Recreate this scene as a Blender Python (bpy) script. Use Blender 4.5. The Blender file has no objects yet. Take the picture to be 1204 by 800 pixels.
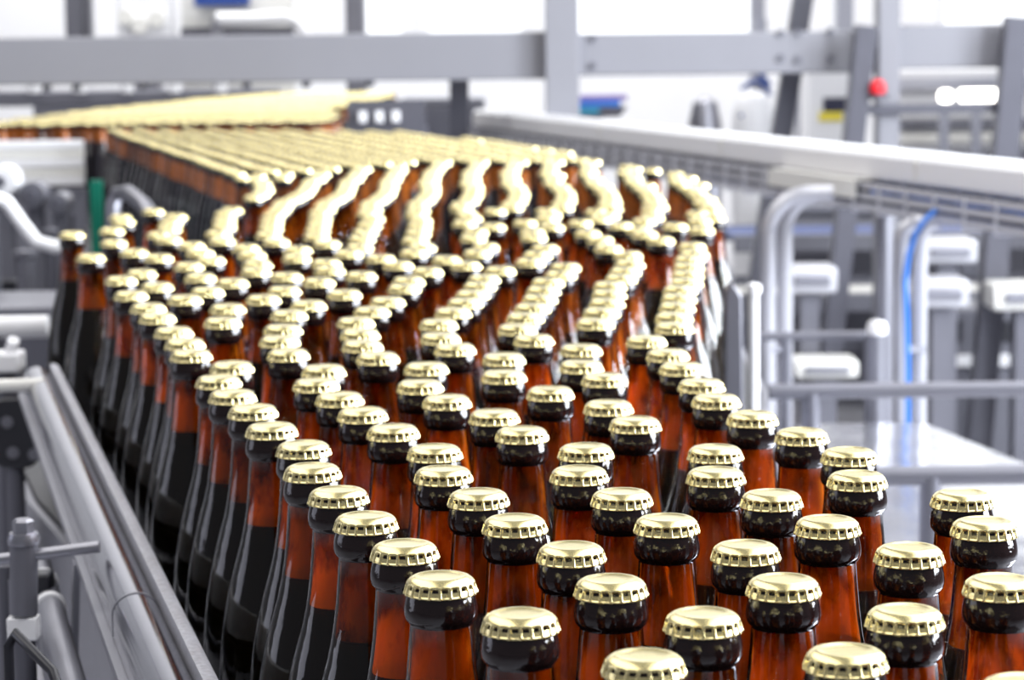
import bpy, bmesh, math, random
import numpy as np
from mathutils import Vector, Matrix

random.seed(5)
C = bpy.context.scene.collection
PI = math.pi
sin, cos = math.sin, math.cos

# ------------------------------------------------------------------ camera model
FPX, CXP, CYP = 2900.0, 602.0, 400.0
TH = math.atan((400 - 54) / FPX)
ROLL = 0.012
ZC = 1.160                    # height of the crown cap tops
ZB = 0.900                    # height of the conveyor chain
HC = ZC + 0.204               # camera height


def ray(px, py):
    u, v = (px - CXP) / FPX, (CYP - py) / FPX
    u, v = cos(ROLL) * u + sin(ROLL) * v, -sin(ROLL) * u + cos(ROLL) * v
    return Vector((u, cos(TH) + v * sin(TH), -sin(TH) + v * cos(TH)))


def atz(px, py, z):           # point of the place at height z
    d = ray(px, py)
    return Vector((0, 0, HC)) + d * ((z - HC) / d.z)


def aty(px, py, y):           # point of the place at distance y
    d = ray(px, py)
    return Vector((0, 0, HC)) + d * (y / d.y)


def proj(p):
    q = Vector(p) - Vector((0, 0, HC))
    d = q.y * cos(TH) - q.z * sin(TH)
    up = q.y * sin(TH) + q.z * cos(TH)
    u, v = q.x / d, up / d
    u, v = cos(ROLL) * u - sin(ROLL) * v, sin(ROLL) * u + cos(ROLL) * v
    return CXP + FPX * u, CYP - FPX * v


# ------------------------------------------------------------------ materials
def nodes(name):
    m = bpy.data.materials.new(name)
    m.use_nodes = True
    nt = m.node_tree
    nt.nodes.clear()
    out = nt.nodes.new('ShaderNodeOutputMaterial')
    return m, nt, out


def mat(name, col, rough=0.5, metal=0.0, spec=0.5, noise=0.0, nscale=20.0, bump=0.0, coat=0.0, stretch=None, subs=0.0):
    m, nt, out = nodes(name)
    p = nt.nodes.new('ShaderNodeBsdfPrincipled')
    p.inputs['Base Color'].default_value = (*col, 1)
    p.inputs['Roughness'].default_value = rough
    p.inputs['Metallic'].default_value = metal
    p.inputs['Specular IOR Level'].default_value = spec
    p.inputs['Coat Weight'].default_value = coat
    p.inputs['Coat Roughness'].default_value = 0.05
    if subs:
        p.inputs['Subsurface Weight'].default_value = subs
        p.inputs['Subsurface Radius'].default_value = (0.01, 0.006, 0.003)
    nt.links.new(p.outputs[0], out.inputs[0])
    if noise or bump:
        tc = nt.nodes.new('ShaderNodeTexCoord')
        mp = nt.nodes.new('ShaderNodeMapping')
        if stretch:
            mp.inputs['Scale'].default_value = stretch
        nz = nt.nodes.new('ShaderNodeTexNoise')
        nz.inputs['Scale'].default_value = nscale
        nz.inputs['Detail'].default_value = 5
        nt.links.new(tc.outputs['Object'], mp.inputs[0])
        nt.links.new(mp.outputs[0], nz.inputs['Vector'])
        if noise:
            mx = nt.nodes.new('ShaderNodeMix')
            mx.data_type = 'RGBA'
            mx.inputs[6].default_value = (*[max(0, c * (1 - noise)) for c in col], 1)
            mx.inputs[7].default_value = (*[min(1, c * (1 + noise * .6)) for c in col], 1)
            nt.links.new(nz.outputs[0], mx.inputs[0])
            nt.links.new(mx.outputs[2], p.inputs['Base Color'])
        if bump:
            b = nt.nodes.new('ShaderNodeBump')
            b.inputs['Strength'].default_value = bump
            b.inputs['Distance'].default_value = 0.002
            nt.links.new(nz.outputs[0], b.inputs['Height'])
            nt.links.new(b.outputs[0], p.inputs['Normal'])
    return m


def glass_mat(name, tint, haze, haze_w, rough=0.03):
    """Thin tinted glass: tinted see-through, a little haze, a sharp Fresnel gloss."""
    m, nt, out = nodes(name)
    tr = nt.nodes.new('ShaderNodeBsdfTransparent')
    tr.inputs[0].default_value = (*tint, 1)
    df = nt.nodes.new('ShaderNodeBsdfTranslucent')
    df.inputs[0].default_value = (*haze, 1)
    m1 = nt.nodes.new('ShaderNodeMixShader')
    m1.inputs[0].default_value = haze_w
    gl = nt.nodes.new('ShaderNodeBsdfGlossy')
    gl.inputs['Color'].default_value = (1, 1, 1, 1)
    gl.inputs['Roughness'].default_value = rough
    fr = nt.nodes.new('ShaderNodeFresnel')
    fr.inputs['IOR'].default_value = 1.52
    tc = nt.nodes.new('ShaderNodeTexCoord')
    mp = nt.nodes.new('ShaderNodeMapping')
    mp.inputs['Scale'].default_value = (1, 1, 0.25)
    nz = nt.nodes.new('ShaderNodeTexNoise')
    nz.inputs['Scale'].default_value = 180
    b = nt.nodes.new('ShaderNodeBump')
    b.inputs['Strength'].default_value = 0.12
    b.inputs['Distance'].default_value = 0.002
    m2 = nt.nodes.new('ShaderNodeMixShader')
    L = nt.links.new
    L(tc.outputs['Object'], mp.inputs[0]); L(mp.outputs[0], nz.inputs['Vector']); L(nz.outputs[0], b.inputs['Height'])
    L(b.outputs[0], gl.inputs['Normal'])
    L(tr.outputs[0], m1.inputs[1]); L(df.outputs[0], m1.inputs[2])
    L(fr.outputs[0], m2.inputs[0]); L(m1.outputs[0], m2.inputs[1]); L(gl.outputs[0], m2.inputs[2])
    L(m2.outputs[0], out.inputs[0])
    return m


def neck_glow_mat(name, col, thru=0.4):
    """Added amber layer in the neck, glowing as if backlit: scatters both ways, blotchy."""
    m, nt, out = nodes(name)
    df = nt.nodes.new('ShaderNodeBsdfDiffuse')
    tl = nt.nodes.new('ShaderNodeBsdfTranslucent')
    mx = nt.nodes.new('ShaderNodeMixShader')
    mx.inputs[0].default_value = 0.55
    tr = nt.nodes.new('ShaderNodeBsdfTransparent')
    m2 = nt.nodes.new('ShaderNodeMixShader')
    m2.inputs[0].default_value = thru
    tc = nt.nodes.new('ShaderNodeTexCoord')
    oi = nt.nodes.new('ShaderNodeObjectInfo')
    ad = nt.nodes.new('ShaderNodeVectorMath')
    mp = nt.nodes.new('ShaderNodeMapping')
    mp.inputs['Scale'].default_value = (1, 1, 0.45)
    nz = nt.nodes.new('ShaderNodeTexNoise')
    nz.inputs['Scale'].default_value = 90
    nz.inputs['Detail'].default_value = 6
    rp = nt.nodes.new('ShaderNodeValToRGB')
    rp.color_ramp.elements[0].position = 0.40
    rp.color_ramp.elements[0].color = (*[c * 0.16 for c in col], 1)
    rp.color_ramp.elements[1].position = 0.56
    rp.color_ramp.elements[1].color = (*col, 1)
    tr.inputs[0].default_value = (0.85, 0.34, 0.06, 1)
    L = nt.links.new
    L(tc.outputs['Object'], ad.inputs[0]); L(oi.outputs['Random'], ad.inputs[1])
    L(ad.outputs[0], mp.inputs[0]); L(mp.outputs[0], nz.inputs['Vector'])
    sx = nt.nodes.new('ShaderNodeSeparateXYZ')
    L(tc.outputs['Object'], sx.inputs[0])
    mz = nt.nodes.new('ShaderNodeMapRange')       # shade under the finish put into the colour: darker towards the mouth
    mz.inputs[1].default_value = 0.212
    mz.inputs[2].default_value = 0.242
    mz.inputs[3].default_value = 0.06
    mz.inputs[4].default_value = -0.10
    L(sx.outputs[2], mz.inputs[0])
    ma = nt.nodes.new('ShaderNodeMath')
    L(nz.outputs[0], ma.inputs[0]); L(mz.outputs[0], ma.inputs[1]); L(ma.outputs[0], rp.inputs[0])
    hs = nt.nodes.new('ShaderNodeHueSaturation')
    mr = nt.nodes.new('ShaderNodeMapRange')
    mr.inputs[3].default_value = 0.38
    mr.inputs[4].default_value = 1.02
    L(oi.outputs['Random'], mr.inputs[0]); L(mr.outputs[0], hs.inputs['Value']); L(rp.outputs[0], hs.inputs['Color'])
    L(hs.outputs[0], df.inputs[0]); L(hs.outputs[0], tl.inputs[0])
    L(df.outputs[0], mx.inputs[1]); L(tl.outputs[0], mx.inputs[2])
    L(mx.outputs[0], m2.inputs[1]); L(tr.outputs[0], m2.inputs[2]); L(m2.outputs[0], out.inputs[0])
    return m


def emit(name, col, s):
    m, nt, out = nodes(name)
    e = nt.nodes.new('ShaderNodeEmission')
    e.inputs[0].default_value = (*col, 1)
    e.inputs[1].default_value = s
    nt.links.new(e.outputs[0], out.inputs[0])
    return m


def island_mat(name, c0, c1):
    m, nt, out = nodes(name)
    p = nt.nodes.new('ShaderNodeBsdfPrincipled')
    p.inputs['Roughness'].default_value = 0.12
    g = nt.nodes.new('ShaderNodeNewGeometry')
    mx = nt.nodes.new('ShaderNodeMix')
    mx.data_type = 'RGBA'
    mx.inputs[6].default_value = (*c0, 1)
    mx.inputs[7].default_value = (*c1, 1)
    nt.links.new(g.outputs['Random Per Island'], mx.inputs[0])
    nt.links.new(mx.outputs[2], p.inputs['Base Color'])
    nt.links.new(p.outputs[0], out.inputs[0])
    return m


M = dict(
    gold=mat('crown gold lacquer', (0.92, 0.79, 0.39), 0.25, 0.86, bump=0.02, nscale=700),
    glass=glass_mat('brown bottle glass', (0.98, 0.80, 0.45), (0.5, 0.16, 0.02), 0.01),
    finish=mat('thick brown glass', (0.012, 0.006, 0.006), 0.05, 0.0, 0.55, bump=0.35, nscale=90),
    film=neck_glow_mat('added neck glow', (1.0, 0.43, 0.06)),  # amber layer added for the backlit look of the empty necks
    beer=mat('dark beer behind brown glass', (0.005, 0.004, 0.006), 0.45, 0, 0.1),
    farneck=island_mat('brown glass neck seen far off', (0.05, 0.02, 0.012), (0.36, 0.10, 0.014)),
    fardark=mat('brown glass body seen far off', (0.014, 0.012, 0.016), 0.10, 0, 0.5),
    steel=mat('brushed steel', (0.33, 0.33, 0.37), 0.36, 0.8, noise=0.12, nscale=30, stretch=(1, 1, 12)),
    painted=mat('grey lacquered steel beam', (0.29, 0.29, 0.32), 0.45, 0.1, noise=0.06, nscale=6),
    darksteel=mat('dark steel', (0.12, 0.12, 0.145), 0.4, 0.3, noise=0.15, nscale=12),
    midsteel=mat('dull grey steel', (0.18, 0.18, 0.21), 0.42, 0.4, noise=0.1, nscale=14),
    white=mat('white enamel', (0.86, 0.86, 0.88), 0.35),
    cream=mat('off-white plastic', (0.80, 0.79, 0.75), 0.4),
    black=mat('black plastic', (0.018, 0.018, 0.024), 0.35),
    chain=mat('dark conveyor chain', (0.03, 0.03, 0.035), 0.4, noise=0.3, nscale=60),
    strip=mat('worn grey plastic strip', (0.42, 0.42, 0.46), 0.35, noise=0.55, nscale=260, bump=0.5),
    tubesteel=mat('satin steel tube', (0.52, 0.52, 0.56), 0.3, 0.45),
    lightsteel=mat('light zinc steel', (0.58, 0.58, 0.62), 0.4, 0.2),
    polished=mat('polished steel', (0.34, 0.34, 0.38), 0.16, 1.0, noise=0.08, nscale=25),
    blue=mat('blue hose', (0.03, 0.20, 0.70), 0.35),
    bluedark=mat('dark blue cable', (0.02, 0.06, 0.26), 0.4),
    green=mat('green plastic', (0.0, 0.16, 0.10), 0.4),
    yellow=mat('yellow label', (0.85, 0.70, 0.05), 0.5),
    red=mat('red lens', (0.85, 0.02, 0.03), 0.3),
    teal=mat('teal plastic', (0.02, 0.35, 0.55), 0.4),
    purple=mat('violet plastic', (0.25, 0.18, 0.42), 0.4),
    screen=mat('dark display', (0.03, 0.03, 0.06), 0.2),
    wall=mat('white hall wall', (0.90, 0.90, 0.92), 0.6, noise=0.02, nscale=1),
    floor=mat('pale grey hall floor', (0.32, 0.32, 0.35), 0.35, noise=0.1, nscale=2),
    pane=emit('bright daylight pane', (0.93, 0.96, 1.0), 1.3),
    lamp=emit('lamp glow', (1.0, 0.97, 0.90), 6.0),
)


# ------------------------------------------------------------------ mesh helpers
class MB:
    def __init__(s):
        s.v, s.f, s.mi = [], [], []

    def add(s, v, f, mi=0):
        o = len(s.v)
        s.v += [tuple(p) for p in v]
        s.f += [[i + o for i in q] for q in f]
        s.mi += [mi] * len(f)
        return s

    def box(s, c, size, rot=None, mi=0):
        x, y, z = [k / 2 for k in size]
        v = [Vector((a, b, d)) for d in (-z, z) for b in (-y, y) for a in (-x, x)]
        if rot is not None:
            v = [rot @ p for p in v]
        c = Vector(c)
        return s.add([p + c for p in v], [[0, 2, 3, 1], [4, 5, 7, 6], [0, 1, 5, 4], [2, 6, 7, 3], [0, 4, 6, 2], [1, 3, 7, 5]], mi)

    def bar(s, a, b, w, h, up=Vector((0, 0, 1)), mi=0):
        """a box beam from a to b, w wide sideways and h tall"""
        a, b = Vector(a), Vector(b)
        d = (b - a).normalized()
        if abs(d.dot(up)) > .98:
            up = Vector((0, 1, 0))
        sd = d.cross(up).normalized()
        u = sd.cross(d).normalized()
        v = [p + sd * (i * w / 2) + u * (j * h / 2) for p in (a, b) for (i, j) in ((-1, -1), (1, -1), (1, 1), (-1, 1))]
        return s.add(v, [[0, 1, 2, 3], [7, 6, 5, 4], [0, 4, 5, 1], [1, 5, 6, 2], [2, 6, 7, 3], [3, 7, 4, 0]], mi)

    def tube(s, pts, r, n=14, mi=0, cap=True):
        pts = [Vector(p) for p in pts]
        rr = r if isinstance(r, (list, tuple)) else [r] * len(pts)
        v, f = [], []
        ref = None
        for i, p in enumerate(pts):
            d = (pts[min(i + 1, len(pts) - 1)] - pts[max(i - 1, 0)]).normalized()
            if ref is None:
                ref = Vector((0, 0, 1)) if abs(d.z) < .9 else Vector((1, 0, 0))
            sd = d.cross(ref).normalized()
            ref = sd.cross(d).normalized()
            for k in range(n):
                a = 2 * PI * k / n
                v.append(p + (sd * cos(a) + ref * sin(a)) * rr[i])
        for i in range(len(pts) - 1):
            for k in range(n):
                k2 = (k + 1) % n
                f.append([i * n + k, i * n + k2, (i + 1) * n + k2, (i + 1) * n + k])
        if cap:
            f.append(list(range(n))[::-1])
            f.append([(len(pts) - 1) * n + k for k in range(n)])
        return s.add(v, f, mi)

    def lathe(s, prof, n=32, c=(0, 0, 0), mi=0, mis=None, rfun=None):
        c = Vector(c)
        v, f, ms = [], [], []
        for i, (r, z) in enumerate(prof):
            for k in range(n):
                a = 2 * PI * k / n
                q = rfun(i, r, z, a) if rfun else r
                v.append(c + Vector((q * cos(a), q * sin(a), z)))
        for i in range(len(prof) - 1):
            for k in range(n):
                k2 = (k + 1) % n
                f.append([i * n + k, i * n + k2, (i + 1) * n + k2, (i + 1) * n + k])
                ms.append(mis[i] if mis else mi)
        o = len(s.v)
        s.v += [tuple(p) for p in v]
        s.f += [[i + o for i in q] for q in f]
        s.mi += ms
        return s

    def sweep(s, prof, a, b, n, mi=0):
        """profile of (outward, z) pairs swept from a to b; n = outward unit vector"""
        a, b, n = Vector(a), Vector(b), Vector(n)
        k = len(prof)
        v = [p + n * o + Vector((0, 0, z)) for p in (a, b) for (o, z) in prof]
        f = [[i, (i + 1) % k, (i + 1) % k + k, i + k] for i in range(k)]
        f += [list(range(k))[::-1], list(range(k, 2 * k))]
        return s.add(v, f, mi)

    def mesh(s, name, mats, smooth=False):
        me = bpy.data.meshes.new(name)
        me.from_pydata(s.v, [], s.f)
        for m in mats:
            me.materials.append(m)
        for p, i in zip(me.polygons, s.mi):
            p.material_index = i
            p.use_smooth = bool(smooth)
        bm = bmesh.new()
        bm.from_mesh(me)
        bmesh.ops.recalc_face_normals(bm, faces=bm.faces)
        bm.to_mesh(me)
        bm.free()
        if smooth == 'auto':
            me.set_sharp_from_angle(angle=math.radians(38))
        me.update()
        return me

    def build(s, name, m, parent=None, smooth='auto', bevel=0.0, **tags):
        mats = m if isinstance(m, (list, tuple)) else [m]
        o = bpy.data.objects.new(name, s.mesh(name, mats, smooth))
        C.objects.link(o)
        if parent is not None:
            o.parent = parent
            o.matrix_parent_inverse = parent.matrix_world.inverted() if False else Matrix.Translation(-parent.location)
        if bevel:
            b = o.modifiers.new('edge', 'BEVEL')
            b.width = bevel
            b.segments = 2
            b.limit_method = 'ANGLE'
        tag(o, **tags)
        return o


def tag(o, label=None, category=None, group=None, kind=None):
    for k, v in (('label', label), ('category', category), ('group', group), ('kind', kind)):
        if v:
            o[k] = v
    return o


def thing(name, label, cat, loc=(0, 0, 0), group=None, kind=None):
    o = bpy.data.objects.new(name, None)
    o.empty_display_size = 0.05
    C.objects.link(o)
    o.location = loc
    return tag(o, label, cat, group, kind)


def arc(c, a, b, r, n=8):
    """quarter bend: from c+a*r towards c+b*r (a, b unit vectors)"""
    c, a, b = Vector(c), Vector(a), Vector(b)
    return [c + (a * cos(t) + b * sin(t)) * r for t in [PI / 2 * i / n for i in range(n + 1)]]


def V(*a):
    return Vector(a)


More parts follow.
